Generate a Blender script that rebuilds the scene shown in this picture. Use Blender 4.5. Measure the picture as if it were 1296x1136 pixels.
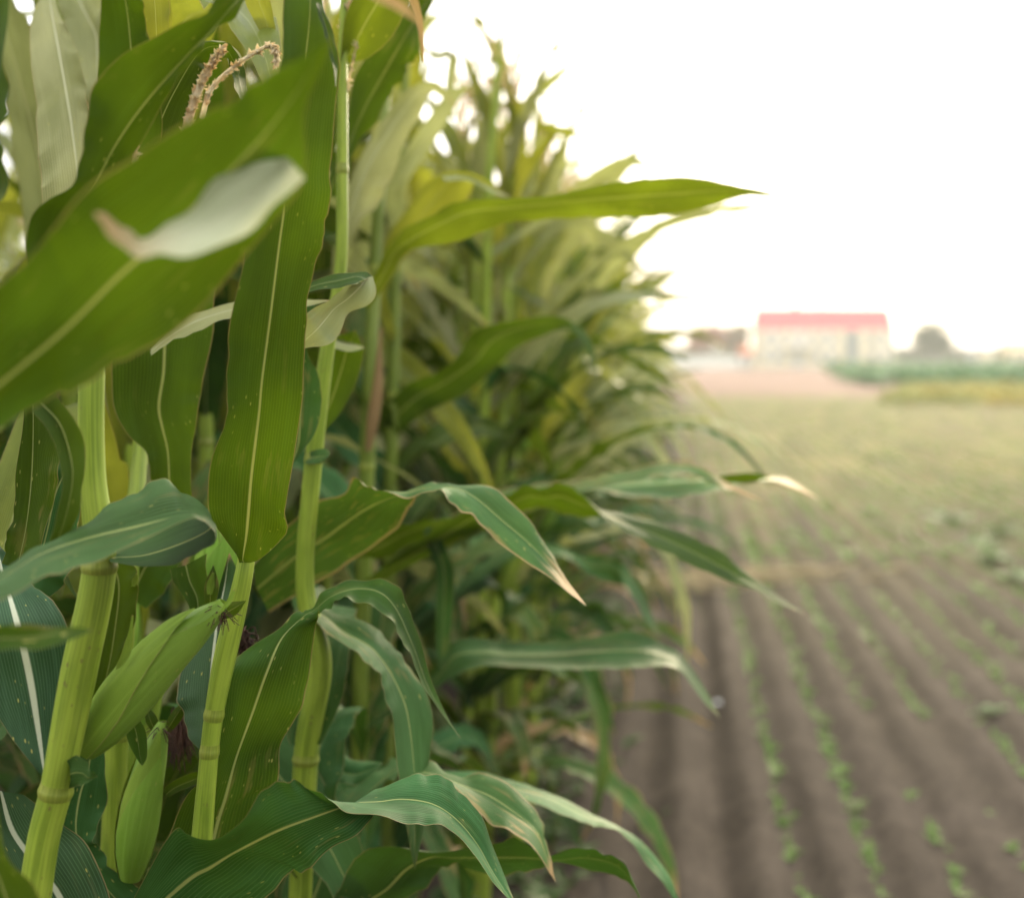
import bpy, math, random
import numpy as np
from mathutils import Vector, noise

R_ = math.radians
scene = bpy.context.scene
col = scene.collection
for o in list(bpy.data.objects):
    bpy.data.objects.remove(o)

# ------------------------------------------------------------------ camera
H = 1.40                       # camera height in metres
F, VX, VY = 1650.0, 860.0, 450.0   # focal length and vanishing point in photo pixels (1296 wide)
cam_d = bpy.data.cameras.new('camera')
cam = bpy.data.objects.new('camera', cam_d)
col.objects.link(cam)
cam.location = (0, 0, H)
cam.rotation_euler = (R_(90), 0, 0)
cam_d.lens = 35.0
cam_d.sensor_fit = 'HORIZONTAL'
cam_d.sensor_width = 35.0 * 1296 / F
cam_d.shift_x = (648 - VX) / 1296
cam_d.shift_y = -(568 - VY) / 1296
cam_d.clip_start = 0.05
cam_d.clip_end = 3000
cam_d.dof.use_dof = True
cam_d.dof.focus_distance = 1.18
cam_d.dof.aperture_fstop = 2.3
scene.camera = cam

# ------------------------------------------------------------------ light
HAZE = 0.0011
SUN_EL, SUN_AZ = 15.0, 9.0    # degrees; azimuth from +Y towards +X
w = bpy.data.worlds.new('World')
scene.world = w
w.use_nodes = True
nt = w.node_tree
nt.nodes.clear()
wo = nt.nodes.new('ShaderNodeOutputWorld')
bg = nt.nodes.new('ShaderNodeBackground')
sky = nt.nodes.new('ShaderNodeTexSky')
sky.sky_type = 'NISHITA'
sky.sun_disc = False
sky.sun_elevation = R_(SUN_EL)
sky.sun_rotation = R_(SUN_AZ)
sky.air_density = 1.0
sky.dust_density = 3.0
sky.ozone_density = 1.0
tc = nt.nodes.new('ShaderNodeTexCoord')
mp = nt.nodes.new('ShaderNodeMapping')
mp.inputs['Scale'].default_value = (1.2, 1.2, 4.0)
ns = nt.nodes.new('ShaderNodeTexNoise')
ns.inputs['Scale'].default_value = 2.2
ns.inputs['Detail'].default_value = 5
cr = nt.nodes.new('ShaderNodeValToRGB')
cr.color_ramp.elements[0].position = 0.3
cr.color_ramp.elements[0].color = (8.2, 8.3, 8.5, 1)
cr.color_ramp.elements[1].position = 0.7
cr.color_ramp.elements[1].color = (11.6, 11.6, 11.6, 1)
mx = nt.nodes.new('ShaderNodeMixRGB')
mx.inputs['Fac'].default_value = 0.82       # a thin white overcast in front of the blue
nt.links.new(tc.outputs['Generated'], mp.inputs['Vector'])
nt.links.new(mp.outputs['Vector'], ns.inputs['Vector'])
nt.links.new(ns.outputs['Fac'], cr.inputs['Fac'])
nt.links.new(sky.outputs['Color'], mx.inputs['Color1'])
nt.links.new(cr.outputs['Color'], mx.inputs['Color2'])
# overcast: brightest around the veiled sun and overhead, dim behind the camera
sdv = (math.sin(R_(SUN_AZ)) * math.cos(R_(SUN_EL)), math.cos(R_(SUN_AZ)) * math.cos(R_(SUN_EL)), math.sin(R_(SUN_EL)))
dt = nt.nodes.new('ShaderNodeVectorMath'); dt.operation = 'DOT_PRODUCT'; dt.inputs[1].default_value = sdv
nt.links.new(tc.outputs['Generated'], dt.inputs[0])
sx = nt.nodes.new('ShaderNodeSeparateXYZ'); nt.links.new(tc.outputs['Generated'], sx.inputs[0])
def wm_(op, a, b):
    n_ = nt.nodes.new('ShaderNodeMath'); n_.operation = op
    for i_, v_ in enumerate((a, b)):
        if isinstance(v_, (int, float)): n_.inputs[i_].default_value = v_
        else: nt.links.new(v_, n_.inputs[i_])
    return n_.outputs[0]
zen = wm_('MULTIPLY', wm_('MAXIMUM', sx.outputs[2], 0.0), 2.3)
fwd = wm_('MULTIPLY', wm_('POWER', wm_('MAXIMUM', dt.outputs['Value'], 0.0), 4.0), 1.25)
fac = wm_('ADD', wm_('ADD', zen, fwd), 0.11)
vm = nt.nodes.new('ShaderNodeVectorMath'); vm.operation = 'SCALE'
nt.links.new(mx.outputs['Color'], vm.inputs[0]); nt.links.new(fac, vm.inputs['Scale'])
nt.links.new(vm.outputs[0], bg.inputs['Color'])
nt.links.new(bg.outputs['Background'], wo.inputs['Surface'])
bg.inputs['Strength'].default_value = 0.10

sun_d = bpy.data.lights.new('sun', 'SUN')
sun = bpy.data.objects.new('sun', sun_d)
col.objects.link(sun)
sun_d.energy = 3.0
sun_d.angle = R_(10)
sun_d.color = (1.0, 0.85, 0.58)
sd = Vector((math.sin(R_(SUN_AZ)) * math.cos(R_(SUN_EL)), math.cos(R_(SUN_AZ)) * math.cos(R_(SUN_EL)), math.sin(R_(SUN_EL))))
sun.rotation_euler = (-sd).to_track_quat('-Z', 'Y').to_euler()
sun.location = (0, 30, 30)

scene.view_settings.view_transform = 'Standard'
scene.view_settings.look = 'None'
scene.view_settings.gamma = 1
scene.view_settings.exposure = 0.92
cy = scene.cycles
cy.use_denoising = True
cy.max_bounces = 5
cy.diffuse_bounces = 2
cy.glossy_bounces = 2
cy.transmission_bounces = 3
cy.volume_bounces = 0
cy.caustics_reflective = False
cy.caustics_refractive = False
cy.sample_clamp_indirect = 6

# ------------------------------------------------------------------ helpers
def P(x, y, d):
    return ((x - VX) * d / F, d, H - (y - VY) * d / F)

def tag(o, label=None, cat=None, group=None, kind=None):
    if label: o['label'] = label
    if cat: o['category'] = cat
    if group: o['group'] = group
    if kind: o['kind'] = kind
    return o

def empty(name, loc, label, cat, group=None):
    o = bpy.data.objects.new(name, None)
    o.empty_display_size = 0.1
    col.objects.link(o)
    o.location = loc
    return tag(o, label, cat, group)

class MB:
    def __init__(s):
        s.v, s.f, s.uv, s.met, s.mi = [], [], [], [], []
    def grid(s, V, U, M, mi=0, closed=False):
        """V (n,m,3) points; U, M (n,m,2) uv maps; closed joins last column to first"""
        n, m = V.shape[:2]
        b = len(s.v)
        s.v.extend(map(tuple, V.reshape(-1, 3)))
        s.uv.extend(map(tuple, U.reshape(-1, 2)))
        s.met.extend(map(tuple, M.reshape(-1, 2)))
        for i in range(n - 1):
            for j in range(m - 1):
                a = b + i * m + j
                s.f.append((a, a + 1, a + m + 1, a + m))
                s.mi.append(mi)
            if closed:
                a = b + i * m
                s.f.append((a + m - 1, a, a + m, a + 2 * m - 1))
                s.mi.append(mi)
    def poly(s, pts, mi=0):
        b = len(s.v)
        s.v.extend(tuple(p) for p in pts)
        k = len(pts)
        q = [(0, 0), (1, 0), (1, 1), (0, 1)]
        s.uv.extend(q[i % 4] for i in range(k))
        s.met.extend((p[0], p[2]) for p in pts)
        s.f.append(tuple(range(b, b + k)))
        s.mi.append(mi)
    def box(s, x0, x1, y0, y1, z0, z1, mi=0):
        p = [(x, y, z) for z in (z0, z1) for y in (y0, y1) for x in (x0, x1)]
        for q in ((0, 2, 3, 1), (4, 5, 7, 6), (0, 1, 5, 4), (2, 6, 7, 3), (0, 4, 6, 2), (1, 3, 7, 5)):
            s.poly([p[i] for i in q], mi)
    def build(s, name, mats, parent=None, smooth=True, origin=None):
        me = bpy.data.meshes.new(name)
        V = s.v
        if origin is not None:
            V = [(p[0] - origin[0], p[1] - origin[1], p[2] - origin[2]) for p in V]
        me.from_pydata(V, [], s.f)
        if not isinstance(mats, (list, tuple)): mats = [mats]
        for m in mats: me.materials.append(m)
        li = np.empty(len(me.loops), dtype=np.int32)
        me.loops.foreach_get('vertex_index', li)
        for nm, dat in (('uv', s.uv), ('met', s.met)):
            l = me.uv_layers.new(name=nm)
            l.data.foreach_set('uv', np.asarray(dat, dtype=np.float32)[li].ravel())
        me.polygons.foreach_set('material_index', s.mi)
        me.polygons.foreach_set('use_smooth', [smooth] * len(me.polygons))
        me.update()
        o = bpy.data.objects.new(name, me)
        col.objects.link(o)
        if parent is not None: o.parent = parent
        return o

def catmull(A, nsub):
    A = np.asarray(A, dtype=float)
    n = len(A)
    B = np.concatenate([(2 * A[0] - A[1])[None], A, (2 * A[-1] - A[-2])[None]])
    out = []
    for i in range(n - 1):
        p0, p1, p2, p3 = B[i], B[i + 1], B[i + 2], B[i + 3]
        for k in range(nsub):
            t = k / nsub
            out.append(0.5 * (2 * p1 + (p2 - p0) * t + (2 * p0 - 5 * p1 + 4 * p2 - p3) * t * t + (3 * p1 - p0 - 3 * p2 + p3) * t ** 3))
    out.append(A[-1])
    return np.array(out)

def nrm(a):
    return a / np.maximum(np.linalg.norm(a, axis=-1, keepdims=True), 1e-9)

def ribbon(mb, S, nsub=6, nac=5, wave=0.004, wlen=0.075, camber=0.06, seed=0, mi=0, t0=0.0, t1=1.0):
    """leaf blade through cross-sections S (n,3,3): left edge, midrib, right edge"""
    rg = random.Random(seed)
    C = catmull(S, nsub)
    L, M, Rr = C[:, 0], C[:, 1], C[:, 2]
    n = len(C)
    tan = nrm(np.gradient(M, axis=0))
    acr = Rr - L
    wid = np.linalg.norm(acr, axis=1)
    nor = nrm(np.cross(tan, nrm(acr)))
    arc = np.concatenate([[0], np.cumsum(np.linalg.norm(np.diff(M, axis=0), axis=1))])
    t = arc / max(arc[-1], 1e-6)
    fade = np.clip(t * 8, 0, 1) * np.clip((1 - t) * 4, 0, 1)
    rows = []
    us = np.concatenate([np.linspace(-1, 0, nac + 1), np.linspace(0, 1, nac + 1)[1:]])
    ph = [rg.uniform(0, 6.28) for _ in range(4)]
    V = np.zeros((n, len(us), 3))
    for j, u in enumerate(us):
        s = abs(u)
        e = L if u < 0 else Rr
        p = M * (1 - s) + e * s
        k = 0 if u < 0 else 2
        arc_ = arc + .022 * np.sin(arc * 21 + ph[k] * 3) + .012 * np.sin(arc * 47 + ph[k + 1] * 5)
        wv = np.sin(arc_ / wlen * 6.283 + ph[k]) + 0.6 * np.sin(arc_ / (wlen * 0.43) * 6.283 + ph[k + 1])
        amp = np.minimum(wave, wid * 0.09) * s ** 1.7 * fade * (.35 + 1.1 * np.abs(np.sin(arc * 8.3 + ph[k] * 2)))
        V[:, j] = p + nor * (camber * wid * s * (1 - s) * 2 + amp * wv)[:, None]
    U = np.zeros((n, len(us), 2))
    U[:, :, 0] = (us[None] + 1) / 2
    U[:, :, 1] = (t0 + t * (t1 - t0))[:, None]
    Mt = np.zeros_like(U)
    off = rg.uniform(0, 50)
    Mt[:, :, 0] = us[None] / 2 * wid[:, None] + off
    Mt[:, :, 1] = arc[:, None] + off
    mb.grid(V, U, Mt, mi)

def tube(mb, pts, rad, ns=12, nsub=4, mi=0, cap=True, rings=None):
    A = catmull(np.array([list(p) + [r] for p, r in zip(pts, rad)]), nsub)
    p, r = A[:, :3], A[:, 3]
    tan = nrm(np.gradient(p, axis=0))
    ref = np.array([0.0, 1.0, 0.02]) if abs(tan[0][1]) < 0.9 else np.array([1.0, 0, 0])
    x = nrm(np.cross(tan, ref)); y = np.cross(tan, x)
    a = np.linspace(0, 2 * math.pi, ns, endpoint=False)
    V = p[:, None] + r[:, None, None] * (np.cos(a)[None, :, None] * x[:, None] + np.sin(a)[None, :, None] * y[:, None])
    arc = np.concatenate([[0], np.cumsum(np.linalg.norm(np.diff(p, axis=0), axis=1))])
    U = np.zeros((len(p), ns, 2)); U[:, :, 0] = (a / 6.2832)[None]; U[:, :, 1] = (arc / max(arc[-1], 1e-6))[:, None]
    Mt = np.zeros_like(U); Mt[:, :, 0] = (np.abs(a - math.pi) * 0.012)[None]; Mt[:, :, 1] = arc[:, None]
    mb.grid(V, U, Mt, mi, closed=True)
    if cap:
        mb.poly(V[-1], mi)
    return p

# ------------------------------------------------------------------ materials
def newmat(name):
    m = bpy.data.materials.new(name)
    m.use_nodes = True
    t = m.node_tree
    t.nodes.clear()
    out = t.nodes.new('ShaderNodeOutputMaterial')
    return m, t, out

class NT:
    def __init__(s, t): s.t = t
    def n(s, typ, **kw):
        nd = s.t.nodes.new(typ)
        for k, v in kw.items():
            if k in nd.inputs.keys(): s.set(nd.inputs[k], v)
            else: setattr(nd, k, v)
        return nd
    def set(s, inp, v):
        if isinstance(v, bpy.types.NodeSocket): s.t.links.new(v, inp)
        else: inp.default_value = v
    def math(s, op, a, b=None, c=None, clamp=False):
        nd = s.t.nodes.new('ShaderNodeMath'); nd.operation = op; nd.use_clamp = clamp
        for i, v in enumerate((a, b, c)):
            if v is not None: s.set(nd.inputs[i], v)
        return nd.outputs[0]
    def step(s, x, a, b):
        nd = s.t.nodes.new('ShaderNodeMapRange'); nd.interpolation_type = 'SMOOTHSTEP'
        s.set(nd.inputs[0], x); nd.inputs[1].default_value = a; nd.inputs[2].default_value = b
        return nd.outputs[0]
    def mix(s, f, a, b):
        nd = s.t.nodes.new('ShaderNodeMixRGB')
        s.set(nd.inputs[0], f); s.set(nd.inputs[1], a); s.set(nd.inputs[2], b)
        return nd.outputs[0]
    def uv(s, name):
        nd = s.t.nodes.new('ShaderNodeUVMap'); nd.uv_map = name
        return nd.outputs[0]
    def scale(s, vec, sc, loc=None):
        nd = s.t.nodes.new('ShaderNodeMapping'); s.set(nd.inputs['Vector'], vec); nd.inputs['Scale'].default_value = sc
        if loc is not None: s.set(nd.inputs['Location'], loc)
        return nd.outputs[0]
    def noise(s, vec, sc, det=3, rough=0.5):
        nd = s.t.nodes.new('ShaderNodeTexNoise'); s.set(nd.inputs['Vector'], vec)
        nd.inputs['Scale'].default_value = sc; nd.inputs['Detail'].default_value = det; nd.inputs['Roughness'].default_value = rough
        return nd.outputs[0]

def C4(c): return (c[0], c[1], c[2], 1)

def leaf_mat(name, dark, light, trans, streak=0.0, dry=0.0, rough=0.42, veins=30, tipbrown=0.95, midcol=(0.34, 0.38, 0.13), tf=0.40, midw=0.050, tipsoft=0.08):
    m, t, out = newmat(name)
    g = NT(t)
    sep = g.n('ShaderNodeSeparateXYZ'); g.set(sep.inputs[0], g.uv('uv'))
    u, v = sep.outputs[0], sep.outputs[1]
    met = g.uv('met')
    rnd = g.n('ShaderNodeObjectInfo').outputs['Random']
    a = g.math('MULTIPLY', g.math('ABSOLUTE', g.math('SUBTRACT', u, 0.5)), 2.0)
    # parallel veins
    wv = g.math('MULTIPLY_ADD', g.math('SINE', g.math('MULTIPLY', u, 6.2832 * veins)), 0.5, 0.5)
    vein = g.math('POWER', wv, 7.0)
    wv2 = g.math('MULTIPLY_ADD', g.math('SINE', g.math('MULTIPLY', u, 6.2832 * veins * 3.1)), 0.5, 0.5)
    st = g.noise(g.scale(met, (260, 9, 1)), 1.0, 3)
    bl = g.noise(g.scale(met, (22, 9, 1)), 1.0, 3)
    c = g.mix(g.step(bl, 0.3, 0.72), C4(dark), C4(light))
    c = g.mix(g.math('MULTIPLY', g.step(st, 0.45, 0.75), 0.45), c, C4([min(1, k * 1.35 + 0.008) for k in light]))
    # each leaf a little yellower or bluer
    hs = g.n('ShaderNodeHueSaturation')
    g.set(hs.inputs['Hue'], g.math('MULTIPLY_ADD', rnd, 0.05, 0.472))
    g.set(hs.inputs['Value'], g.math('MULTIPLY_ADD', g.math('FRACT', g.math('MULTIPLY', rnd, 7.31)), 0.4, 0.82))
    g.set(hs.inputs['Color'], c)
    c = hs.outputs[0]
    vc = C4([light[0] * 1.9 + 0.02, light[1] * 1.6 + 0.02, light[2] * 1.8 + 0.01])
    c = g.mix(g.math('MULTIPLY', vein, g.math('MULTIPLY_ADD', bl, 0.8, 0.2)), c, vc)
    tr = g.mix(g.math('MULTIPLY', vein, 0.4), C4(trans), C4([min(1, k * 1.6) for k in trans]))
    tr = g.mix(g.step(bl, 0.35, 0.75), g.mix(0.45, tr, (0.02, 0.03, 0.0, 1)), tr)
    # flecks and streaks of damage
    vo = g.n('ShaderNodeTexVoronoi'); g.set(vo.inputs['Vector'], g.scale(met, (190, 60, 1))); vo.inputs['Scale'].default_value = 1.0
    fm = g.math('MULTIPLY', g.math('SUBTRACT', 1.0, g.step(vo.outputs['Distance'], 0.07, 0.16)), g.step(g.noise(g.scale(met, (18, 12, 1)), 1.0, 2), 0.46, 0.60))
    c = g.mix(g.math('MULTIPLY', fm, 0.85), c, (0.50, 0.45, 0.12, 1))
    sm = g.math('MULTIPLY', g.step(g.noise(g.scale(met, (130, 18, 1)), 1.0, 3), 0.545, 0.64), g.step(g.noise(g.scale(met, (14, 6, 1)), 1.0, 2), 0.56 - streak * 0.25, 0.72 - streak * 0.2))
    c = g.mix(g.math('MULTIPLY', sm, 0.3 + 0.6 * streak), c, (0.33, 0.23, 0.08, 1))
    # midrib
    thr = g.math('MULTIPLY_ADD', v, -0.65 * midw, midw)
    mid = g.math('SUBTRACT', 1.0, g.math('SMOOTH_MIN', g.math('DIVIDE', a, thr), 1.0, 0.3))
    mid = g.step(mid, 0.0, 0.45)
    c = g.mix(g.math('MULTIPLY', mid, 0.85), c, C4(midcol))
    tr = g.mix(g.math('MULTIPLY', mid, 0.8), tr, (0.30, 0.30, 0.06, 1))
    # dry edge and tip
    en = g.noise(g.scale(met, (30, 30, 1)), 1.0, 3)
    ed = g.step(g.math('MULTIPLY_ADD', en, 0.03 + 0.18 * max(0, streak - .2), a), 0.985, 1.02)
    tip = g.step(g.math('MULTIPLY_ADD', st, 0.16, v), tipbrown + 0.07, tipbrown + 0.07 + tipsoft)
    br = g.math('MAXIMUM', g.math('MULTIPLY', ed, 0.75), tip)
    br = g.math('MAXIMUM', br, dry) if dry else br
    bc = g.mix(st, (0.30, 0.17, 0.065, 1), (0.52, 0.38, 0.19, 1))
    c = g.mix(br, c, bc)
    tr = g.mix(br, tr, (0.30, 0.20, 0.06, 1))
    h = g.math('ADD', g.math('MULTIPLY', vein, 0.6), g.math('ADD', g.math('MULTIPLY', wv2, 0.15), g.math('ADD', g.math('MULTIPLY', mid, -1.2), g.math('MULTIPLY', bl, 1.6))))
    bp = g.n('ShaderNodeBump'); bp.inputs['Strength'].default_value = 0.35; bp.inputs['Distance'].default_value = 0.0012
    g.set(bp.inputs['Height'], h)
    pb = g.n('ShaderNodeBsdfPrincipled'); g.set(pb.inputs['Base Color'], c)
    g.set(pb.inputs['Roughness'], g.math('MULTIPLY_ADD', bl, 0.25, rough - 0.1))
    pb.inputs['Specular IOR Level'].default_value = 0.14
    g.set(pb.inputs['Normal'], bp.outputs[0])
    tl = g.n('ShaderNodeBsdfTranslucent'); g.set(tl.inputs['Color'], tr); g.set(tl.inputs['Normal'], bp.outputs[0])
    ms = g.n('ShaderNodeMixShader'); ms.inputs[0].default_value = tf
    t.links.new(pb.outputs[0], ms.inputs[1]); t.links.new(tl.outputs[0], ms.inputs[2])
    t.links.new(ms.outputs[0], out.inputs['Surface'])
    return m

def stem_mat(name, c1, c2, spot=(0.16, 0.10, 0.04), lines=14, rough=0.45, spots=0.6, tf=0.15):
    m, t, out = newmat(name)
    g = NT(t)
    met = g.uv('met')
    st = g.noise(g.scale(met, (420, 7, 1)), 1.0, 3)
    bl = g.noise(g.scale(met, (60, 14, 1)), 1.0, 3)
    c = g.mix(g.step(bl, 0.32, 0.7), C4(c1), C4(c2))
    c = g.mix(g.math('MULTIPLY', g.step(st, 0.42, 0.7), 0.5), c, C4([k * 1.35 for k in c2]))
    c = g.mix(g.math('MULTIPLY', g.math('SUBTRACT', 1.0, g.step(st, 0.25, 0.42)), 0.45), c, C4([k * 0.55 for k in c1]))
    vo = g.n('ShaderNodeTexVoronoi'); g.set(vo.inputs['Vector'], g.scale(met, (130, 70, 1))); vo.inputs['Scale'].default_value = 1.0
    fm = g.math('MULTIPLY', g.math('SUBTRACT', 1.0, g.step(vo.outputs['Distance'], 0.08, 0.2)), g.step(g.noise(g.scale(met, (30, 18, 1)), 1.0, 2), 0.48, 0.60))
    c = g.mix(g.math('MULTIPLY', fm, spots), c, C4(spot))
    bp = g.n('ShaderNodeBump'); bp.inputs['Strength'].default_value = 0.4; bp.inputs['Distance'].default_value = 0.001
    g.set(bp.inputs['Height'], g.math('ADD', st, bl))
    pb = g.n('ShaderNodeBsdfPrincipled'); g.set(pb.inputs['Base Color'], c); pb.inputs['Roughness'].default_value = rough
    g.set(pb.inputs['Normal'], bp.outputs[0])
    tl = g.n('ShaderNodeBsdfTranslucent'); g.set(tl.inputs['Color'], c)
    ms = g.n('ShaderNodeMixShader'); ms.inputs[0].default_value = tf
    t.links.new(pb.outputs[0], ms.inputs[1]); t.links.new(tl.outputs[0], ms.inputs[2])
    t.links.new(ms.outputs[0], out.inputs['Surface'])
    return m

def plain_mat(name, c1, c2, sc=8.0, rough=0.8, bump=0.3, stretch=(1, 1, 1), dist=0.02, spec=0.3, lo=0.35, hi=0.65, coord='Object', tf=0.0):
    spec = min(spec, .3)
    m, t, out = newmat(name)
    g = NT(t)
    vec = g.n('ShaderNodeTexCoord').outputs[coord]
    n1 = g.noise(g.scale(vec, stretch), sc, 5, 0.6)
    c = g.mix(g.step(n1, lo, hi), C4(c1), C4(c2))
    bp = g.n('ShaderNodeBump'); bp.inputs['Strength'].default_value = bump; bp.inputs['Distance'].default_value = dist
    g.set(bp.inputs['Height'], n1)
    pb = g.n('ShaderNodeBsdfPrincipled'); g.set(pb.inputs['Base Color'], c); pb.inputs['Roughness'].default_value = rough
    pb.inputs['Specular IOR Level'].default_value = spec
    g.set(pb.inputs['Normal'], bp.outputs[0])
    sh = pb.outputs[0]
    if tf:
        tl = g.n('ShaderNodeBsdfTranslucent'); g.set(tl.inputs['Color'], c)
        ms = g.n('ShaderNodeMixShader'); ms.inputs[0].default_value = tf
        t.links.new(sh, ms.inputs[1]); t.links.new(tl.outputs[0], ms.inputs[2]); sh = ms.outputs[0]
    t.links.new(sh, out.inputs['Surface'])
    return m

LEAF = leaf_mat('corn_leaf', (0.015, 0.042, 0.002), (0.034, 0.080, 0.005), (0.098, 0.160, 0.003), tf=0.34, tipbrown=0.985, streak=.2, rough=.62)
LOWER_COOL = leaf_mat('corn_leaf_lower_cool', (0.018, 0.062, 0.008), (0.048, 0.126, 0.034), (0.045, 0.115, 0.005), tf=0.24, rough=0.60, tipbrown=0.97, streak=.2)  # waxy lower leaf green, with cool sky light tinted into its colour
SUNNY = leaf_mat('corn_leaf_sunny', (0.030, 0.060, 0.004), (0.060, 0.100, 0.008), (0.19, 0.24, 0.008), tf=0.42, tipbrown=0.985)  # brighter copy of the leaf green, sunlight through the blade put into the colour
RIBBED = leaf_mat('corn_leaf_white_rib', (0.020, 0.058, 0.020), (0.042, 0.098, 0.042), (0.045, 0.11, 0.01), tf=0.22, rough=0.48, midcol=(0.62, 0.64, 0.46), midw=0.11)
WORN = leaf_mat('corn_leaf_worn', (0.030, 0.078, 0.011), (0.070, 0.145, 0.034), (0.10, 0.18, 0.010), streak=0.75, tipbrown=0.88, tf=.28, rough=.60)
UPPER_WARM = leaf_mat('corn_leaf_upper_warm', (0.080, 0.110, 0.010), (0.14, 0.17, 0.025), (0.37, 0.38, 0.03), tf=0.47)  # upper leaf, yellowed and brightened to paint in the warm sun
PALE_LIT = leaf_mat('corn_leaf_pale_lit', (0.20, 0.24, 0.085), (0.29, 0.32, 0.15), (0.42, 0.44, 0.13), rough=0.62, midcol=(0.6, 0.6, 0.38), tf=.42, midw=.07)  # lightened leaf green, the bright look of sky-lit faces painted in
HUSKL = leaf_mat('corn_husk_leaf', (0.15, 0.28, 0.023), (0.24, 0.38, 0.050), (0.2, 0.3, 0.03), veins=42, tf=.12, midcol=(0.16, 0.28, 0.03), midw=.01)
WHITISH = leaf_mat('corn_leaf_whitish', (0.34, 0.37, 0.20), (0.58, 0.60, 0.40), (0.5, 0.48, 0.20), rough=0.5, midcol=(0.6, 0.6, 0.42), tipbrown=.72, tipsoft=.26)  # near-white leaf colour, browning towards the tip
DRY = leaf_mat('corn_leaf_dry', (0.30, 0.2, 0.08), (0.4, 0.28, 0.12), (0.4, 0.26, 0.08), dry=0.92)
STALK = stem_mat('corn_stalk', (0.20, 0.29, 0.020), (0.33, 0.42, 0.042))
STALKD = stem_mat('corn_stalk_dull', (0.13, 0.19, 0.016), (0.20, 0.26, 0.03))
NODE = stem_mat('corn_node', (0.20, 0.26, 0.02), (0.30, 0.33, 0.05))
HUSK = stem_mat('corn_husk', (0.16, 0.29, 0.025), (0.25, 0.39, 0.052), spots=0.35)
SILK = plain_mat('corn_silk', (0.035, 0.016, 0.01), (0.09, 0.04, 0.022), 60, 0.7)
TASSEL = plain_mat('corn_tassel', (0.90, 0.70, 0.42), (0.96, 0.86, 0.62), 90, 0.75, tf=0.55)
TASSELG = plain_mat('corn_tassel_green', (0.42, 0.38, 0.13), (0.60, 0.50, 0.20), 70, 0.7, tf=0.4)

# ------------------------------------------------------------------ ground
def axis(parts):
    r = []
    for a, b, n in parts: r += list(np.linspace(a, b, n, endpoint=False))
    return np.array(r + [parts[-1][1]])
gx = axis([(-160, -20, 10), (-20, -3, 14), (-3, -0.7, 20), (-0.7, 4.5, 200), (4.5, 14, 150), (14, 40, 40), (40, 220, 12)])
gy = np.concatenate([np.array([-30, -10, -3, 0, 1.2]), 1.6 * (50 / 1.6) ** np.linspace(0, 1, 210), np.array([60, 80, 110, 150, 200, 280, 400])])
rng = np.random.RandomState(4)
ROW0, ROWS = 0.32, 0.213          # first seedling furrow and spacing
def ridge(x, y):
    far = max(0.0, min(1.0, (60 - y) / 25))
    wob = 0.03 * noise.noise((y * 0.35, x * 0.2, 3.3))
    k = 0.0
    if x > -0.25 and x < 30:
        k = -0.023 * math.cos((x + wob - ROW0) / ROWS * 6.2832)
        k *= 0.75 + 0.5 * noise.noise((math.floor((x - ROW0) / ROWS + 0.5) * 3.7, y * 0.4, 0))
    if abs(x + 0.14 + wob) < 0.12: k -= 0.03 * (1 - abs(x + 0.14 + wob) / 0.12)
    if abs(x - 0.10 + wob) < 0.10: k -= 0.028 * (1 - abs(x - 0.10 + wob) / 0.10)
    if x > -3 and x < 14 and y < 40:
        k += 0.005 * noise.noise((x * 9, y * 6, 0)) + 0.004 * noise.noise((x * 22, y * 16, 5)) + 0.008 * noise.noise((x * 2.5, y * 2.0, 9))
    return k * far
V = np.zeros((len(gy), len(gx), 3))
for i, y in enumerate(gy):
    for j, x in enumerate(gx):
        V[i, j] = (x, y, ridge(x, y) if -3 < x < 30 and 1 < y < 60 else 0.0)
gmb = MB()
gmb.grid(V, V[:, :, :2] * 0.1, V[:, :, :2])

m, t, out = newmat('soil')
g = NT(t)
oc = g.n('ShaderNodeTexCoord').outputs['Object']
n1 = g.noise(oc, 2.2, 6, 0.65); n2 = g.noise(g.scale(oc, (1, .5, 1)), 30, 5, 0.65); n3 = g.noise(g.scale(oc, (1.6, 0.22, 1)), 1.5, 4)
n4 = g.noise(oc, 120, 3, 0.6)
c = g.mix(g.step(n2, 0.2, 0.8), (0.036, 0.029, 0.022, 1), (0.068, 0.055, 0.041, 1))
c = g.mix(g.math('MULTIPLY', g.step(n1, 0.45, 0.75), 0.35), c, (0.125, 0.10, 0.078, 1))
c = g.mix(g.math('MULTIPLY', g.step(n4, 0.55, 0.75), 0.4), c, (0.21, 0.17, 0.14, 1))
sp = g.n('ShaderNodeSeparateXYZ'); g.set(sp.inputs[0], oc)
# a thin film of low weeds over the field, thicker further out
wm = g.math('MULTIPLY', g.step(n3, 0.05, 0.75), g.step(sp.outputs[1], 3.5, 19.0))
wm = g.math('MULTIPLY', wm, g.step(sp.outputs[0], -0.3, 0.8))
c = g.mix(g.math('MULTIPLY', wm, g.math('MULTIPLY_ADD', n2, 0.5, 0.5)), c, (0.235, 0.200, 0.075, 1))
bp = g.n('ShaderNodeBump'); bp.inputs['Strength'].default_value = 0.6; bp.inputs['Distance'].default_value = 0.006
g.set(bp.inputs['Height'], g.math('ADD', n2, g.math('MULTIPLY', n4, 0.4)))
pb = g.n('ShaderNodeBsdfPrincipled'); g.set(pb.inputs['Base Color'], c); pb.inputs['Roughness'].default_value = 0.95
pb.inputs['Specular IOR Level'].default_value = 0.02
g.set(pb.inputs['Normal'], bp.outputs[0])
t.links.new(pb.outputs[0], out.inputs['Surface'])
SOIL = m
tag(gmb.build('ground', SOIL), kind='structure')

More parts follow.
